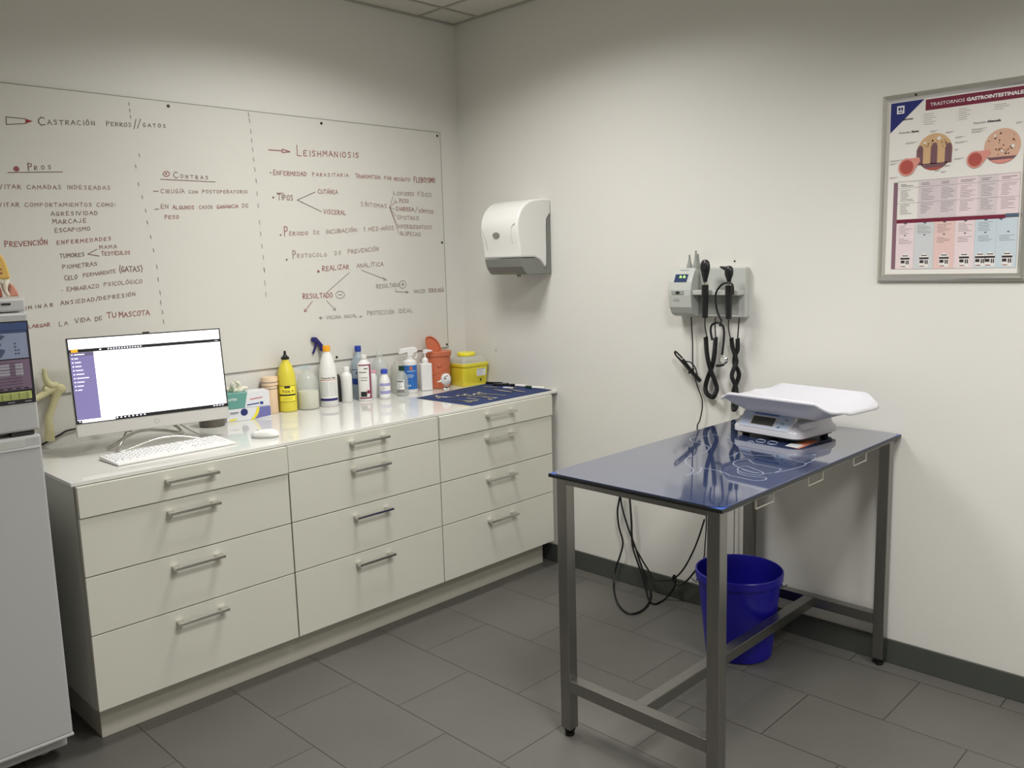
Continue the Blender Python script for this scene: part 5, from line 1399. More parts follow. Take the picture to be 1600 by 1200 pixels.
# bone model near the fridge
t = thing('bone_model', 'yellowed model of a bent animal leg joint between fridge and monitor', 'bone model', (-2.145, -.03, .92))
bm = B()
bn = [(x, -.038, z) for x, y, z in BN]
rad = lambda q: .0165 - .006 * math.sin(min(1, q * 2.2) * PI) + (.004 if q > .55 else 0) - .006 * max(0, q - .8) * 5
tube(bm, bn[:7], lambda q: .0200 - .0075 * math.sin(q * PI) , n=12, k=4)
lathe(bm, [(0, -.020), (.013, -.016), (.021, -.004), (.021, .006), (.014, .016), (0, .020)], n=14, axis='y', cx=bn[6][0] + .003, cy=-.036, cz=1.118)
obj('lower_leg_bone', bm, M['bone'], t, world=True, smooth=True)
bm = B()
tube(bm, bn[7:], lambda q: .0165 - .009 * q, n=12, k=4)
obj('upper_bone', bm, M['bone'], t, world=True, smooth=True)
bm = B()
tube(bm, [(x, -.038, z) for x, y, z in BN2], lambda q: .0150 - .004 * q, n=12, k=4)
tube(bm, [(-2.150, -.034, 1.125), (-2.130, -.034, 1.118)], .016, n=12)
obj('side_bone', bm, M['bone'], t, world=True, smooth=True)

# ------------------------------------------------------------------ bottles and boxes along the back of the worktop
ZB = ZT + .0006
def bottle_thing(name, label, x, y, rz=-28, cat='bottle', group='bottles along the back of the worktop'):
    return thing(name, label, cat, (x, y, ZB), R(rz), group)

# yellow antiseptic bottle
t = bottle_thing('antiseptic_bottle', 'tall yellow bottle with a black pointed cap and black-lined label', -1.153, -.058)
obj('body', lt([(0, 0), (.038, 0), (.0415, .004), (.0415, .125), (.0405, .150), (.0385, .170), (.0330, .192), (.0245, .214), (.0165, .226), (.0165, .236), (0, .236)], n=40), M['yellow'], t, smooth=True)
obj('cap', lt([(0, .2362), (.018, .2362), (.018, .246), (.012, .250), (.0065, .258), (.0050, .274), (0, .2755)], n=24), M['blk'], t, smooth=True)
lb = obj('label', wrap(B(), .0421, R(-58), R(52), .048, .118), M['yellow_lbl'], t, smooth=True)
bm = B()
for z0, z1 in ((.047, .0485), (.118, .1195), (.0745, .0815)):
    wrap(bm, .0424, R(-59), R(53), z0, z1)
wrap(bm, .0424, R(-59), R(-57), .047, .1195, 2); wrap(bm, .0424, R(51), R(53), .047, .1195, 2); wrap(bm, .0424, R(-18), R(16), .109, .118, 6)
wtext(bm, 'YODAL 10', .0165, .0425, .0885, R(2), .0003, .052)
for i in range(3):
    wrap(bm, .0424, R(-30), R(30), .055 + i * .0055, .0558 + i * .0055, 8)
obj('label_print', bm, M['print'], lb)

# clear jar with white contents
t = bottle_thing('clear_pump_bottle', 'squat clear plastic bottle with pale contents, right of the yellow bottle', -1.060, -.080)
obj('body', lt([(0, 0), (.048, 0), (.051, .004), (.051, .110), (.048, .135), (.036, .155), (.018, .170), (.016, .186)], n=40), M['clear'], t, smooth=True, solid=.0012)
obj('contents', lt([(0, .003), (.045, .003), (.0475, .010), (.0475, .074), (.044, .082), (.030, .073), (.015, .070), (0, .069)], n=32), M['cream'], t, smooth=True, label='pale off-white contents')
obj('pump_head', prism(B(), [(-.045, .192), (-.030, .200), (.016, .202), (.018, .188), (.012, .180), (-.012, .180), (-.040, .186)], -.008, .008), M['clear_blue'], t, bevel=.002)

# big white bottle with orange cap
t = bottle_thing('disinfectant_bottle', 'tall white bottle with an orange cap and a dark blue band near its base', -.958, -.096)
obj('body', lt([(0, 0), (.039, 0), (.0420, .004), (.0420, .128), (.0415, .140), (.0385, .180), (.030, .215), (.0205, .243), (.0165, .250), (.0165, .256), (0, .256)], n=40), M['white_pl'], t, smooth=True)
obj('cap', lt([(0, .2562), (.0175, .2562), (.0175, .280), (.0165, .2825), (0, .2825)], n=28), M['orange_cap'], t, smooth=True)
lb = obj('label', wrap(B(), .0424, R(-70), R(62), .026, .142), M['label_white'], t, smooth=True)
bm = B(); wrap(bm, .0426, R(-70), R(62), .028, .040); obj('navy_band', bm, M['navy'], lb)
bm = B(); wrap(bm, .0426, R(-65), R(60), .1235, .1265); obj('red_rule', bm, M['orange'], lb)
bm = B(); wtext(bm, 'Propandor Bact', .0125, .0427, .131, R(-2), .0003, .076); obj('label_print', bm, M['print'], lb)
bm = B()
for i in range(11):
    z = .050 + i * .0064
    wrap(bm, .0426, R(-64), R(-5), z, z + .0022, 8); wrap(bm, .0426, R(0), R(56), z, z + .0022, 8)
obj('small_print', bm, M['label_grey'], lb)

# clear trigger spray with navy head, behind
t = bottle_thing('trigger_spray_bottle', 'clear spray bottle with a navy trigger head behind the orange-capped bottle', -.932, -.026, -20)
obj('body', lt([(0, 0), (.019, 0), (.020, .004), (.020, .170), (.019, .200), (.015, .230), (.013, .250)], n=32), M['clear'], t, smooth=True, solid=.001)
bm = prism(B(), [(-.052, .296), (-.058, .312), (-.052, .322), (-.026, .320), (-.020, .306), (-.012, .296), (.012, .268), (.014, .252), (-.012, .252), (-.014, .270), (-.028, .292), (-.034, .275), (-.046, .250), (-.052, .244), (-.056, .250), (-.044, .280), (-.034, .300)], -.010, .010)
bm.free()
bm = prism(B(), [(-.050, .298), (-.054, .310), (-.048, .320), (-.028, .318), (-.018, .306), (-.002, .284), (.012, .268), (.014, .251), (-.012, .251), (-.014, .264), (-.026, .292), (-.038, .296)], -.009, .009)
obj('spray_head', bm, M['navy'], t, bevel=.002)
bm = prism(B(), [(-.034, .296), (-.026, .294), (-.028, .275), (-.038, .252), (-.046, .240), (-.052, .244), (-.044, .262), (-.038, .280)], -.006, .006)
obj('trigger', bm, M['navy'], t, bevel=.002)

# cream labelled bottle behind
t = bottle_thing('lotion_bottle', 'cream carton bottle with yellow label lines behind the orange-capped bottle and the dark bottle', -.894, -.020)
obj('body', lt([(0, 0), (.015, 0), (.0165, .003), (.0165, .172), (.014, .190), (.010, .200), (0, .200)], n=28), M['carton'], t, smooth=True)
bm = B()
wrap(bm, .0169, R(-70), R(70), .150, .1535); wrap(bm, .0169, R(-70), R(70), .164, .166)
lb = obj('label_lines', bm, M['orange_cap'], t)
# dark bottle
t = bottle_thing('dark_bottle', 'dark brown bottle half hidden between two white bottles', -.862, -.030, 0)
obj('body', lt([(0, 0), (.014, 0), (.016, .003), (.016, .095), (.014, .118), (.009, .132), (0, .133)], n=24, sx=.8), M['dark_bottle'], t, smooth=True)
# small white tube bottle
t = bottle_thing('white_flip_bottle', 'small plain white bottle with faint print, in front of the dark one', -.843, -.076)
obj('body', lt([(0, 0), (.024, 0), (.026, .003), (.0262, .125), (.0245, .134), (.016, .142), (.0145, .146), (0, .146)], n=32), M['white_pl'], t, smooth=True)
obj('cap', lt([(0, .1462), (.0145, .1462), (.0150, .168), (.0135, .1705), (0, .171)], n=24), M['white_pl'], t, smooth=True)
bm = B()
for i in range(7):
    wrap(bm, .0265, R(-25), R(-25 + 30 + 6 * (i % 3)), .040 + i * .011, .0415 + i * .011, 6)
obj('faint_print', bm, M['label_cream'], t)
# water bottle with blue cap
t = bottle_thing('alcohol_bottle', 'clear bottle with a square blue cap and navy label behind the maroon one', -.745, -.042)
obj('body', lt([(0, 0), (.036, 0), (.038, .004), (.038, .165), (.034, .190), (.020, .212), (.0135, .222), (.0135, .232)], n=36), M['clear_blue'], t, smooth=True, solid=.0012)
obj('cap', lt([(0, .2325), (.0155, .2325), (.0158, .258), (.0148, .260), (0, .260)], n=24), M['blue_cap'], t, smooth=True)
lb = obj('label', wrap(B(), .0384, R(-70), R(60), .075, .148), M['clear_blue'], t, smooth=True)
bm = B(); wrap(bm, .0387, R(-70), R(60), .075, .104); wrap(bm, .0387, R(-70), R(60), .146, .149)
obj('label_print', bm, M['label_navy'], lb)
bm = B()
for a_, b_, c_, d_ in ((-8, 8, .122, .142), (-18, 18, .128, .136)):
    wrap(bm, .0388, R(a_ - 12), R(b_ - 12), c_, d_, 4)
obj('cross_mark', bm, M['label_navy'], lb)
bm = B(); wtext(bm, '96', .012, .0388, .108, R(-12), .0004); obj('number_print', bm, M['label_navy'], lb)
# maroon and white bottle
t = bottle_thing('shampoo_bottle', 'white flat bottle with a maroon bordered label in the middle of the row', -.765, -.108 - .006)
obj('body', lt([(0, 0), (.030, 0), (.0325, .004), (.0325, .165), (.030, .180), (.018, .193), (.014, .200), (.014, .205), (0, .205)], n=36, sy=.75), M['white_pl'], t, smooth=True)
obj('cap', lt([(0, .2052), (.0145, .2052), (.0145, .222), (0, .2225)], n=24), M['white_pl'], t, smooth=True)
def wrap_e(bm, r, sy_, a0, a1, z0, z1, n=12):
    A = [a0 + (a1 - a0) * i / n for i in range(n + 1)]
    lo = [bm.verts.new((r * math.sin(a), -r * sy_ * math.cos(a), z0)) for a in A]
    hi = [bm.verts.new((r * math.sin(a), -r * sy_ * math.cos(a), z1)) for a in A]
    for i in range(n):
        bm.faces.new((lo[i], lo[i + 1], hi[i + 1], hi[i]))
    return bm
bm = B()
wrap_e(bm, .0331, .76, R(-62), R(62), .172, .177); wrap_e(bm, .0331, .76, R(38), R(60), .018, .172); wrap_e(bm, .0331, .76, R(-62), R(62), .012, .018)
wrap_e(bm, .0331, .76, R(10), R(36), .036, .052, 6)
lb = obj('label_border', bm, M['label_maroon'], t)
bm = B()
wrap_e(bm, .0332, .76, R(-10), R(24), .155, .159, 6); wrap_e(bm, .0332, .76, R(-55), R(12), .138, .141, 6); wrap_e(bm, .0332, .76, R(-40), R(20), .112, .114, 6); wrap_e(bm, .0332, .76, R(-40), R(15), .100, .102, 6)
wrap_e(bm, .0332, .76, R(-45), R(8), .022, .046, 6)
obj('label_print', bm, M['print'], lb)
# clear flask with pump behind
t = bottle_thing('clear_flask', 'large clear flask with a thin pump tip in the back row', -.628, -.055)
obj('body', lt([(0, 0), (.043, 0), (.045, .004), (.045, .125), (.042, .150), (.032, .175), (.018, .190), (.015, .205)], n=36), M['clear'], t, smooth=True, solid=.001)
obj('pump', lt([(0, .2055), (.014, .2055), (.014, .218), (.005, .220), (.0035, .252), (0, .253)], n=20), M['clear'], t, smooth=True)
# pink nozzle behind
t = bottle_thing('pink_nozzle_bottle', 'small white bottle with a pink nozzle hidden behind the violet-capped one', -.688, -.128 + .05)
obj('body', lt([(0, 0), (.016, 0), (.018, .003), (.018, .105), (.010, .122), (0, .122)], n=24), M['white_pl'], t, smooth=True)
obj('nozzle', bx(-.014, .016, -.006, .006, .1225, .136), M['pink'], t, bevel=.002)
# small white bottle, violet blue cap
t = bottle_thing('peroxide_bottle', 'small white bottle with a violet-blue cap and lilac label bands', -.672, -.128 - .018)
obj('body', lt([(0, 0), (.026, 0), (.028, .003), (.028, .075), (.026, .090), (.0175, .112), (.0145, .118), (.0145, .123), (0, .123)], n=36), M['white_pl'], t, smooth=True)
obj('cap', lt([(0, .1232), (.0165, .1232), (.0165, .143), (.010, .146), (0, .1465)], n=24), M['blue_cap2'], t, smooth=True)
bm = B(); wrap(bm, .0285, R(-60), R(60), .010, .078)
lb = obj('label', bm, M['label_white'], t, smooth=True)
bm = B(); wrap(bm, .0288, R(-60), R(60), .064, .078); wrap(bm, .0288, R(-60), R(60), .026, .042); obj('lilac_bands', bm, M['label_lilac'], lb)
bm = B()
for i in range(3):
    wrap(bm, .0289, R(-45), R(-10 + 20 * (i % 2)), .047 + i * .005, .0485 + i * .005, 5)
obj('label_print', bm, M['print_grey'], lb)
# frosted container behind
t = bottle_thing('frosted_container', 'frosted clear canister in the back row left of the green-capped bottle', -.520, -.050)
obj('body', lt([(0, 0), (.028, 0), (.030, .004), (.030, .128), (.027, .140), (0, .141)], n=32), M['frost'], t, smooth=True)
obj('lid', lt([(0, .1412), (.014, .1412), (.014, .160), (0, .161)], n=20), M['frost'], t, smooth=True)
# green cap bottle
t = bottle_thing('green_cap_bottle', 'small clear bottle with a dark green cap and printed label', -.563, -.140 - .004)
obj('body', lt([(0, 0), (.029, 0), (.031, .003), (.031, .080), (.028, .098), (.018, .114), (.0125, .120), (.0125, .126)], n=36), M['clear'], t, smooth=True, solid=.001)
obj('cap', lt([(0, .1262), (.0145, .1262), (.0145, .148), (0, .149)], n=24), M['green_cap'], t, smooth=True)
lb = obj('label', wrap(B(), .0314, R(-60), R(8), .020, .082), M['label_white'], t, smooth=True)
bm = B(); wrap(bm, .0317, R(-60), R(8), .020, .034, 6)
for i in range(5):
    wrap(bm, .0317, R(-52), R(-30 + 12 * (i % 3)), .038 + i * .006, .040 + i * .006, 5)
wrap(bm, .0317, R(-58), R(0), .070, .079, 6)
obj('label_print', bm, M['print_grey'], lb)
# blue label spray
t = bottle_thing('blue_label_spray', 'white trigger spray with a bright blue label', -.475, -.112 + .012)
obj('body', lt([(0, 0), (.0335, 0), (.0355, .004), (.0355, .150), (.0335, .160), (.024, .166), (.0165, .170), (.0165, .184), (0, .184)], n=40), M['white_pl'], t, smooth=True)
lb = obj('label', wrap(B(), .0359, R(-80), R(80), .020, .142), M['label_blue'], t, smooth=True)
bm = B()
for i in range(3):
    wrap(bm, .0362, R(-38), R(10 + 12 * (i % 2)), .094 - i * .006, .0955 - i * .006, 6)
wrap(bm, .0362, R(-35), R(35), .112, .114, 8)
for i in range(3):
    wrap(bm, .0362, R(-45 + i * 14), R(-38 + i * 14), .036, .044, 3)
obj('label_print', bm, M['label_white'], lb)
bm = B(); wrap(bm, .0362, R(-14), R(10), .120, .136, 4); obj('orange_mark', bm, M['orange'], lb)
bm = prism(B(), [(-.055, .200), (-.046, .226), (.026, .232), (.040, .224), (.040, .206), (.020, .200), (.014, .1845), (-.012, .1845), (-.012, .206), (-.050, .198)], -.011, .011)
obj('spray_head', bm, M['white_pl'], t, bevel=.003)
bm = B(); tube(bm, [(.022, 0, .216), (.034, 0, .206), (.038, 0, .192), (.034, 0, .178), (.030, 0, .172)], .004, n=10, k=4)
obj('trigger', bm, M['white_pl'], t, smooth=True)
# white square pump
t = bottle_thing('pump_dispenser', 'plain white rectangular pump bottle in front of the orange bin', -.378, -.105, -22, group='bottles along the back of the worktop')
bm = prism(B(), rrect(.060, .046, .008, 4), 0, .140, axis='z')
obj('body', bm, M['white_pl'], t, bevel=.005, seg=3)
obj('collar', lt([(0, .1402), (.016, .1402), (.0165, .156), (.012, .166), (.006, .170), (0, .170)], n=24), M['white_pl'], t, smooth=True)
bm = prism(B(), [(-.010, .186), (-.010, .204), (.012, .208), (.040, .200), (.042, .196), (.012, .192), (.006, .186)], -.006, .006)
for v in bm.verts:
    v.co.z += .004
obj('nozzle', bm, M['white_pl'], t, bevel=.002)
obj('stem', lt([(0, .1702), (.004, .1702), (.004, .1895), (0, .1895)], n=12), M['white_pl'], t)

# orange bin with flip lid
t = thing('sharps_bin', 'orange-red round bin with its lid flipped up', 'bin', (-.274, -.082, ZB), R(-35), group='clinical waste bins on the worktop')
prof = [(0, 0), (.058, 0), (.061, .003), (.067, .165), (.067, .1685), (.072, .170), (.073, .190), (.070, .193), (0, .193)]
obj('body', lt(prof, n=44), M['orange'], t, smooth=True)
obj('embossed_disc', lt([(0, -.0055), (.009, -.0055), (.011, -.003), (.011, .004), (0, .004)], n=22, axis='y', cy=-.0655, cz=.125), M['orange'], t, smooth=True)
bm = B()
tube(bm, [(.0645 * math.sin(a), -.0645 * math.cos(a), .07 + .03 * (a + .6)) for a in [i * .12 - .7 for i in range(14)]], .0022, n=6)
obj('moulded_ridge', bm, M['orange'], t, smooth=True)
bm = B()
n = 24
LIDP = [(.030, .1935), (.029, .212), (.022, .232), (.010, .250), (-.006, .264), (-.022, .272), (-.036, .273), (-.046, .268), (-.050, .258), (-.048, .235), (-.042, .210), (-.036, .1935)]
pts = LIDP
prism(bm, pts, .0, .006)
for v in bm.verts:
    v.co.x -= .010; v.co.y -= .004
lid = obj('lid', bm, M['orange'], t, bevel=.0015)
bm = B()
tube(bm, [(x * .93 - .011, -.006, z - .003) for x, z in LIDP], .004, n=8)
obj('lid_rim', bm, M['orange'], lid, smooth=True)

# white plug-in diffuser
t = thing('plug_in_diffuser', 'white round plug-in diffuser with a pointed tip and small vial', 'diffuser', (-.328, -.205, ZB), R(-30))
obj('vial', lt([(0, 0), (.0145, 0), (.016, .002), (.016, .024), (.010, .030), (0, .030)], n=24), M['clear'], t, smooth=True)
lb = obj('vial_label', wrap(B(), .0164, R(-75), R(75), .003, .021), M['label_white'], t)
bm = B(); wrap(bm, .0167, R(-75), R(75), .017, .021); wrap(bm, .0167, R(-12), R(6), .012, .020, 4); wrap(bm, .0167, R(-50), R(50), .006, .008, 4)
obj('vial_print', bm, M['print'], lb)
obj('housing', lt([(0, .0305), (.014, .031), (.023, .040), (.026, .055), (.024, .072), (.016, .085), (0, .090)], n=32, sy=.8), M['white_pl'], t, smooth=True)
bm = B(); tube(bm, [(-.018, 0, .052), (-.030, -.002, .050), (-.048, -.004, .047)], lambda q: .010 - .009 * q, n=12, k=3)
obj('plug_tip', bm, M['white_pl'], t, smooth=True)
bm = B(); tube(bm, [(-.012, -.0175, .070), (-.004, -.0185, .076), (.008, -.0175, .078)], .0016, n=6, k=2); tube(bm, [(-.014, -.0185, .063), (-.008, -.0198, .066), (-.002, -.020, .064)], .0022, n=6, k=2)
obj('vent', bm, M['print'], t)

# yellow sharps tub
t = thing('sharps_container', 'yellow rectangular sharps container with a clear top and round yellow lid', 'bin', (-.102, -.130, ZB), R(-2), group='clinical waste bins on the worktop')
def tub(bm, levels, r=.02):
    rings = []
    for w_, d_, z in levels:
        rings.append([bm.verts.new((x, y, z)) for x, y in rrect(w_, d_, r, 5)])
    for a_, b_ in zip(rings, rings[1:]):
        for i in range(len(a_)):
            bm.faces.new((a_[i], a_[(i + 1) % len(a_)], b_[(i + 1) % len(a_)], b_[i]))
    bm.faces.new(rings[-1]); bm.faces.new(list(reversed(rings[0])))
    bmesh.ops.recalc_face_normals(bm, faces=bm.faces)
    return bm
obj('tub', tub(B(), [(.160, .118, 0), (.164, .122, .003), (.176, .132, .102), (.184, .142, .104), (.186, .144, .117), (.180, .138, .118)]), M['yellow_bin'], t, smooth=True)
obj('clear_top', tub(B(), [(.176, .132, .1182), (.172, .126, .130), (.142, .104, .150), (.122, .098, .154)]), M['frost'], t, smooth=True)
obj('round_lid', lt([(0, .1542), (.046, .1542), (.050, .158), (.050, .170), (.047, .174), (0, .174)], n=36, cx=-.012, sy=.95), M['yellow_bin'], t, smooth=True)
yb = -.0645
def tubface(x, z):
    return Vector((x, -(.061 + (z - .003) / .099 * .005) - .0006, z))
bm = B(); poly3(bm, [tubface(*p) for p in ((.002, .048), (.064, .048), (.064, .086), (.002, .086))]); lb = obj('label', bm, M['label_white'], t)
bm = B()
for i, w_ in enumerate((.052, .03, .046, .04, .05, .042)):
    z = .0805 - i * .0058
    poly3(bm, [tubface(*p) + Vector((0, -.0003, 0)) for p in ((.005, z), (.005 + w_, z), (.005 + w_, z + (.0028 if i == 0 else .001)), (.005, z + (.0028 if i == 0 else .001)))])
obj('label_print', bm, M['purple_box'], lb)
bm = B()
poly3(bm, [tubface(.030 + .0065 * math.cos(a), .0265 + .006 * math.sin(a)) for a in [i * PI / 6 for i in range(12)]])
poly3(bm, [tubface(*p) for p in ((.003, .037), (.056, .037), (.056, .0385), (.003, .0385))]); poly3(bm, [tubface(*p) for p in ((.003, .015), (.04, .015), (.04, .0162), (.003, .0162))])
obj('tub_print', bm, M['print'], t)

# cream jar
t = thing('lidded_jar', 'peach-coloured stacked jar between the glove boxes and the yellow bottle', 'jar', (-1.2315, -.044, ZB), R(-30))
obj('body', lt([(0, 0), (.030, 0), (.033, .004), (.033, .126), (0, .126)], n=36), M['peach'], t, smooth=True)
obj('lid', lt([(0, .1275), (.0365, .1275), (.0365, .158), (.035, .164), (0, .166)], n=36), M['peach'], t, smooth=True)
bm = lt([(0, .1262), (.0335, .1262), (.0335, .1274), (0, .1274)], n=36)
lathe(bm, [(.0331, .110), (.0336, .110), (.0336, .1135), (.0331, .1135)], n=36)
lathe(bm, [(.0366, .140), (.0371, .140), (.0371, .1435), (.0366, .1435)], n=36)
obj('dark_band', bm, M['print_grey'], t)
# glove boxes
def carton(name, label, x, y, z, rz, w_, d_, h_):
    return thing(name, label, 'box', (x, y, z), rz, 'glove boxes stacked beside the monitor')
ga = R(-13.2)
fr = Vector((-1.288, -.1416, 0)); e = Vector((math.cos(ga), math.sin(ga), 0)); inn = Vector((-math.sin(ga), math.cos(ga), 0))
gc = fr - e * .095 + inn * .0425
gc = fr - e * .120 + inn * .0425
t = carton('glove_box', 'white glove carton with a yellow curve and violet picture, lower of the pair', gc.x, gc.y, ZB, ga, .19, .085, .054)
obj('carton', bx(-.07, .12, -.0425, .0425, 0, .0535), M['carton'], t, bevel=.001)
fy = -.0429
bm = B(); poly3(bm, [(.048, fy, .002), (.119, fy, .010), (.119, fy, .052), (.072, fy, .052), (.066, fy, .030)]); obj('violet_picture', bm, M['purple_box'], t)
bm = B(); poly3(bm, [(.030, fy - .0002, .0005), (.046, fy - .0002, .0005), (.062, fy - .0002, .018), (.070, fy - .0002, .036), (.070, fy - .0002, .0525), (.060, fy - .0002, .0525), (.056, fy - .0002, .034), (.044, fy - .0002, .014)])
poly3(bm, [(-.060, fy - .0002, .002), (-.026, fy - .0002, .006), (-.028, fy - .0002, .012), (-.060, fy - .0002, .010)]); obj('yellow_curve', bm, M['yellow_bin'], t)
bm = B(); poly3(bm, [(.005 + .0155 * math.cos(a), fy - .0003, .036 + .0155 * math.sin(a)) for a in [i * PI / 12 for i in range(24)]]); obj('navy_roundel', bm, M['p_navy'], t)
bm = B(); box(bm, -.055, -.018, fy - .0003, fy - .0001, .036, .039); box(bm, -.055, -.022, fy - .0003, fy - .0001, .031, .0322); obj('carton_print', bm, M['print'], t)
t = carton('glove_box', 'teal and white glove carton with a red line, upper of the pair', gc.x - .003, gc.y, ZB + .0545, ga, .19, .085, .07)
obj('carton', bx(-.07, .12, -.0425, .0425, 0, .0655), M['carton'], t, bevel=.001)
bm = B(); poly3(bm, [(-.0695, fy, .0005), (.012, fy, .0005), (.026, fy, .065), (-.0695, fy, .065)]); obj('teal_print', bm, M['teal_box'], t)
bm = B(); box(bm, -.069, .030, -.042, .042, .0656, .0659); obj('teal_top', bm, M['teal_box'], t)
bm = B(); poly3(bm, [(.036, fy, .032), (.090, fy, .0365), (.090, fy, .040), (.036, fy, .036)]); obj('red_rule', bm, M['print_red'], t)
bm = B(); poly3(bm, [(.022, fy, .008), (.075, fy, .012), (.075, fy, .017), (.022, fy, .013)]); poly3(bm, [(.078, fy, .008), (.092, fy, .008), (.092, fy, .020), (.078, fy, .020)]); obj('blue_rule', bm, M['label_navy'], t)
bm = B(); put_text(bm, 'LATEX', .013, lambda u, v: (-.058 + u, fy - .0003, .036 + v), .0003, .040); obj('carton_lettering', bm, M['label_white'], t)
tt = thing('latex_glove', 'cream latex glove poking out of the upper glove box', 'glove', (gc.x + .02, gc.y + .01, ZB + .1205), ga)
bm = B()
for pts in ([(-.03, 0, .001), (-.035, 0, .018), (-.045, -.01, .030), (-.040, -.014, .040)], [(-.02, 0, .001), (-.012, 0, .022), (-.016, -.006, .036), (-.028, -.01, .044)], [(-.01, 0, .001), (.008, .0, .012), (.024, -.004, .010)], [(-.03, .01, .001), (-.052, .01, .012), (-.066, .0, .010)]):
    tube(bm, pts, lambda q: .011 - .004 * q, n=10, k=3)
obj('glove', bm, M['cream'], tt, smooth=True)
# dark tub under the monitor edge
t = thing('smoky_tub', 'smoky grey round tub standing behind the lower right edge of the monitor', 'tub', (-1.545, -.112, ZB), 0)
obj('body', lt([(0, 0), (.048, 0), (.052, .003), (.056, .060), (.058, .062), (.058, .068), (.054, .068), (.050, .006), (0, .006)], n=36), M['black_tub'], t, smooth=True)

# ------------------------------------------------------------------ instrument cloth and tools
bm = B()
c0, c1_, c2_, c3_ = [(-.589, -.268), (-.578, -.662), (-.012, -.652), (-.012, -.205)], 0, 0, 0
nu, nv = 26, 18
random.seed(5)
g = []
A_, B_, C_, D_ = [Vector((x, y, 0)) for x, y in [(-.577, -.268), (-.572, -.660), (-.014, -.648), (-.014, -.200)]]
for i in range(nu + 1):
    for j in range(nv + 1):
        u, v = i / nu, j / nv
        p = A_.lerp(D_, u).lerp(B_.lerp(C_, u), v)
        z = ZT + .0016 + .0007 * (math.sin(u * 9 + v * 3) * math.sin(v * 7 - u * 2) + 1)
        g.append(bm.verts.new((p.x, p.y, z)))
for i in range(nu):
    for j in range(nv):
        a = i * (nv + 1) + j
        bm.faces.new((g[a], g[a + nv + 1], g[a + nv + 2], g[a + 1]))
bmesh.ops.recalc_face_normals(bm, faces=bm.faces)
tag(obj('instrument_cloth', bm, M['cloth'], smooth=True, solid=.001), 'navy blue cloth spread at the right end of the worktop', 'cloth')
ZC = ZT + .0032 + .0022
def clamp(name, label, r1, r2, tip, pivot=.55, w_=.0026):
    """ring-handled instrument: two finger rings, crossing shanks, jaws to the tip"""
    r1, r2, tip = Vector((*r1, 0)), Vector((*r2, 0)), Vector((*tip, 0))
    c = (r1 + r2 + tip) / 3
    t = thing(name, label, 'surgical tool', (c.x, c.y, ZC), 0, 'surgical tools on the blue cloth')
    r1 -= c; r2 -= c; tip -= c
    mid = (r1 + r2) / 2
    pv = mid.lerp(tip, pivot)
    side = (r1 - r2).normalized()
    for k_, (a_, b_) in enumerate(((r1, -1), (r2, 1))):
        bm = B()
        rr_ = .0115
        ring = [a_ + Vector((rr_ * math.cos(2 * PI * i / 16), rr_ * .85 * math.sin(2 * PI * i / 16), 0)) for i in range(16)]
        tube(bm, ring, .0019, n=6, closed=True)
        st_ = a_ + (pv - a_).normalized() * rr_
        tube(bm, [st_, pv + Vector((0, 0, .0008 * b_)), tip + side * (.0016 * b_) + Vector((0, 0, .0003))], lambda q: w_ * (1 - .45 * q), n=6)
        obj('shank', bm, M['tool'], t, smooth=True)
    bm = lathe(B(), [(0, -.002), (.0035, -.002), (.0035, .003), (0, .003)], n=12, cx=pv.x, cy=pv.y)
    obj('pivot', bm, M['tool'], t)
    return t
G_ = 'surgical tools on the blue cloth'
clamp('surgical_scissors', 'short steel scissors nearest the left corner of the blue cloth', (-.500, -.330), (-.522, -.372), (-.470, -.440), .4)
clamp('forceps', 'long steel forceps across the middle of the cloth, rings to the left', (-.4290, -.405), (-.385, -.408), (-.388, -.560), .45)
clamp('forceps', 'steel forceps with rings behind the middle of the cloth', (-.352, -.440), (-.306, -.425), (-.292, -.600), .4)
clamp('forceps', 'steel forceps with rings at the front edge of the cloth', (-.415, -.618), (-.370, -.606), (-.352, -.470), .4)
clamp('forceps', 'small steel clamp at the left front of the cloth, one ring dark', (-.520, -.590), (-.482, -.588), (-.545, -.480), .4)
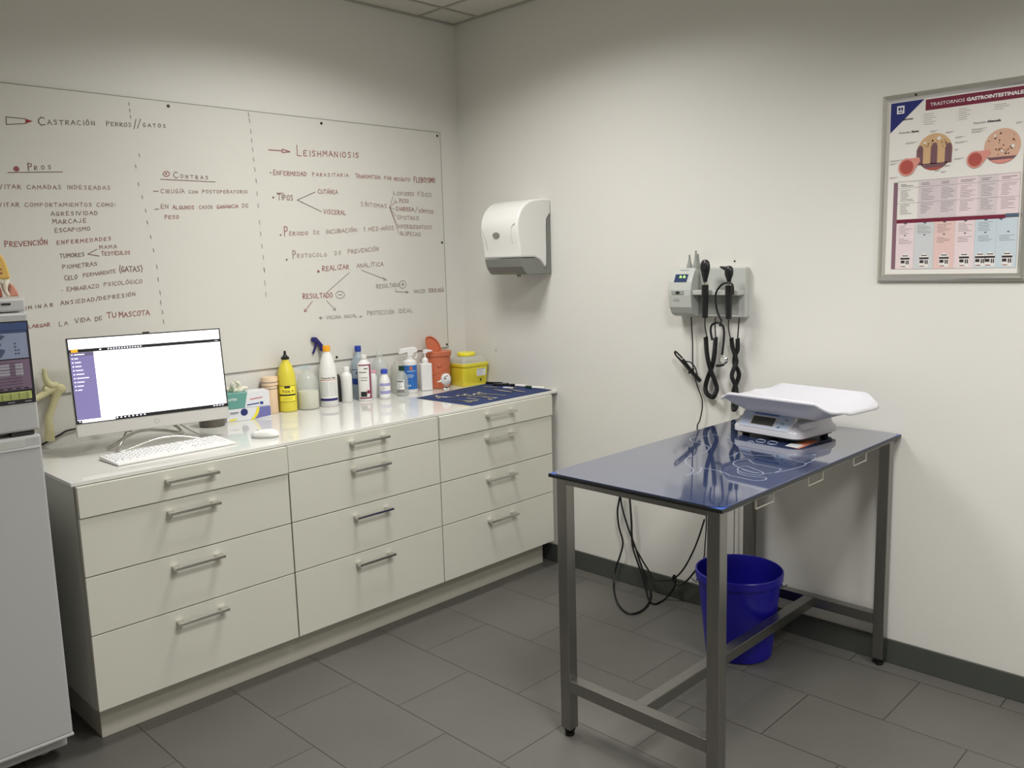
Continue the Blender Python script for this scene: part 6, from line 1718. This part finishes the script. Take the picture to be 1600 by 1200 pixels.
def rod(name, label, p, q, r=.0026, m_='tool', tw=True):
    p, q = Vector((*p, 0)), Vector((*q, 0))
    c = (p + q) / 2
    t = thing(name, label, 'surgical tool', (c.x, c.y, ZC), 0, G_)
    d = (q - p).normalized(); s = Vector((-d.y, d.x, 0))
    if tw:
        for k_ in (-1, 1):
            bm = B(); tube(bm, [p - c, (p - c).lerp(q - c, .5) + s * (.0045 * k_), q - c + s * (.001 * k_)], r * .8, n=6, k=3)
            obj('arm', bm, M[m_], t, smooth=True)
    else:
        bm = B(); tube(bm, [p - c, (p - c).lerp(q - c, .7)], r, n=8); obj('shaft', bm, M[m_], t, smooth=True)
        bm = B(); tube(bm, [(p - c).lerp(q - c, .7), q - c], lambda z: r * (.8 - .6 * z), n=8); obj('tip', bm, M['tool'], t, smooth=True)
rod('tweezers', 'small steel tweezers near the back of the blue cloth', (-.1500, -.295), (-.120, -.372))
rod('tweezers', 'longer dark steel tweezers in the right half of the cloth', (-.190, -.405), (-.195, -.545))
rod('tweezers', 'steel tweezers next to the longer ones, towards the wall', (-.142, -.470), (-.158, -.600))
rod('thermometer', 'thin white thermometer lying on the blue cloth near the markers', (-.1100, -.400), (-.088, -.480), .004, 'white_pl', False)
rod('scalpel_handle', 'narrow steel scalpel lying towards the left of the cloth', (-.455, -.500), (-.445, -.585), .003, 'tool', False)
def marker(label, p, q, bodym, capm, r=.0065):
    p, q = Vector((*p, 0)), Vector((*q, 0))
    c = (p + q) / 2
    L = (q - p).length
    t = thing('marker_pen', label, 'marker pen', (c.x, c.y, ZC - .0018 + r), math.atan2(q.y - p.y, q.x - p.x), 'marker pens at the wall end of the worktop')
    obj('barrel', lt([(0, -L / 2), (r * .8, -L / 2), (r, -L / 2 + .003), (r, L * .14), (0, L * .14)], n=16, axis='x'), M[bodym], t, smooth=True)
    obj('cap', lt([(0, L * .141), (r * 1.08, L * .141), (r * 1.05, L * .44), (r * .6, L * .5), (0, L * .5)], n=16, axis='x'), M[capm], t, smooth=True)
    return t
marker('black marker pen at the back corner of the blue cloth by the wall', (-.064, -.222), (-.028, -.315), 'blk', 'blk')
marker('black marker pen beside the back one, pointing to the wall', (-.088, -.300), (-.030, -.366), 'blk', 'blk')
marker('white marker pen with a black cap along the wall end of the cloth', (-.030, -.480), (-.046, -.385), 'white_pl', 'blk')
marker('white marker pen with a green cap nearest the front of the cloth', (-.028, -.610), (-.050, -.500), 'white_pl', 'green_cap')

for o in bpy.data.objects:
    if '_m' in o:
        del o['_m']
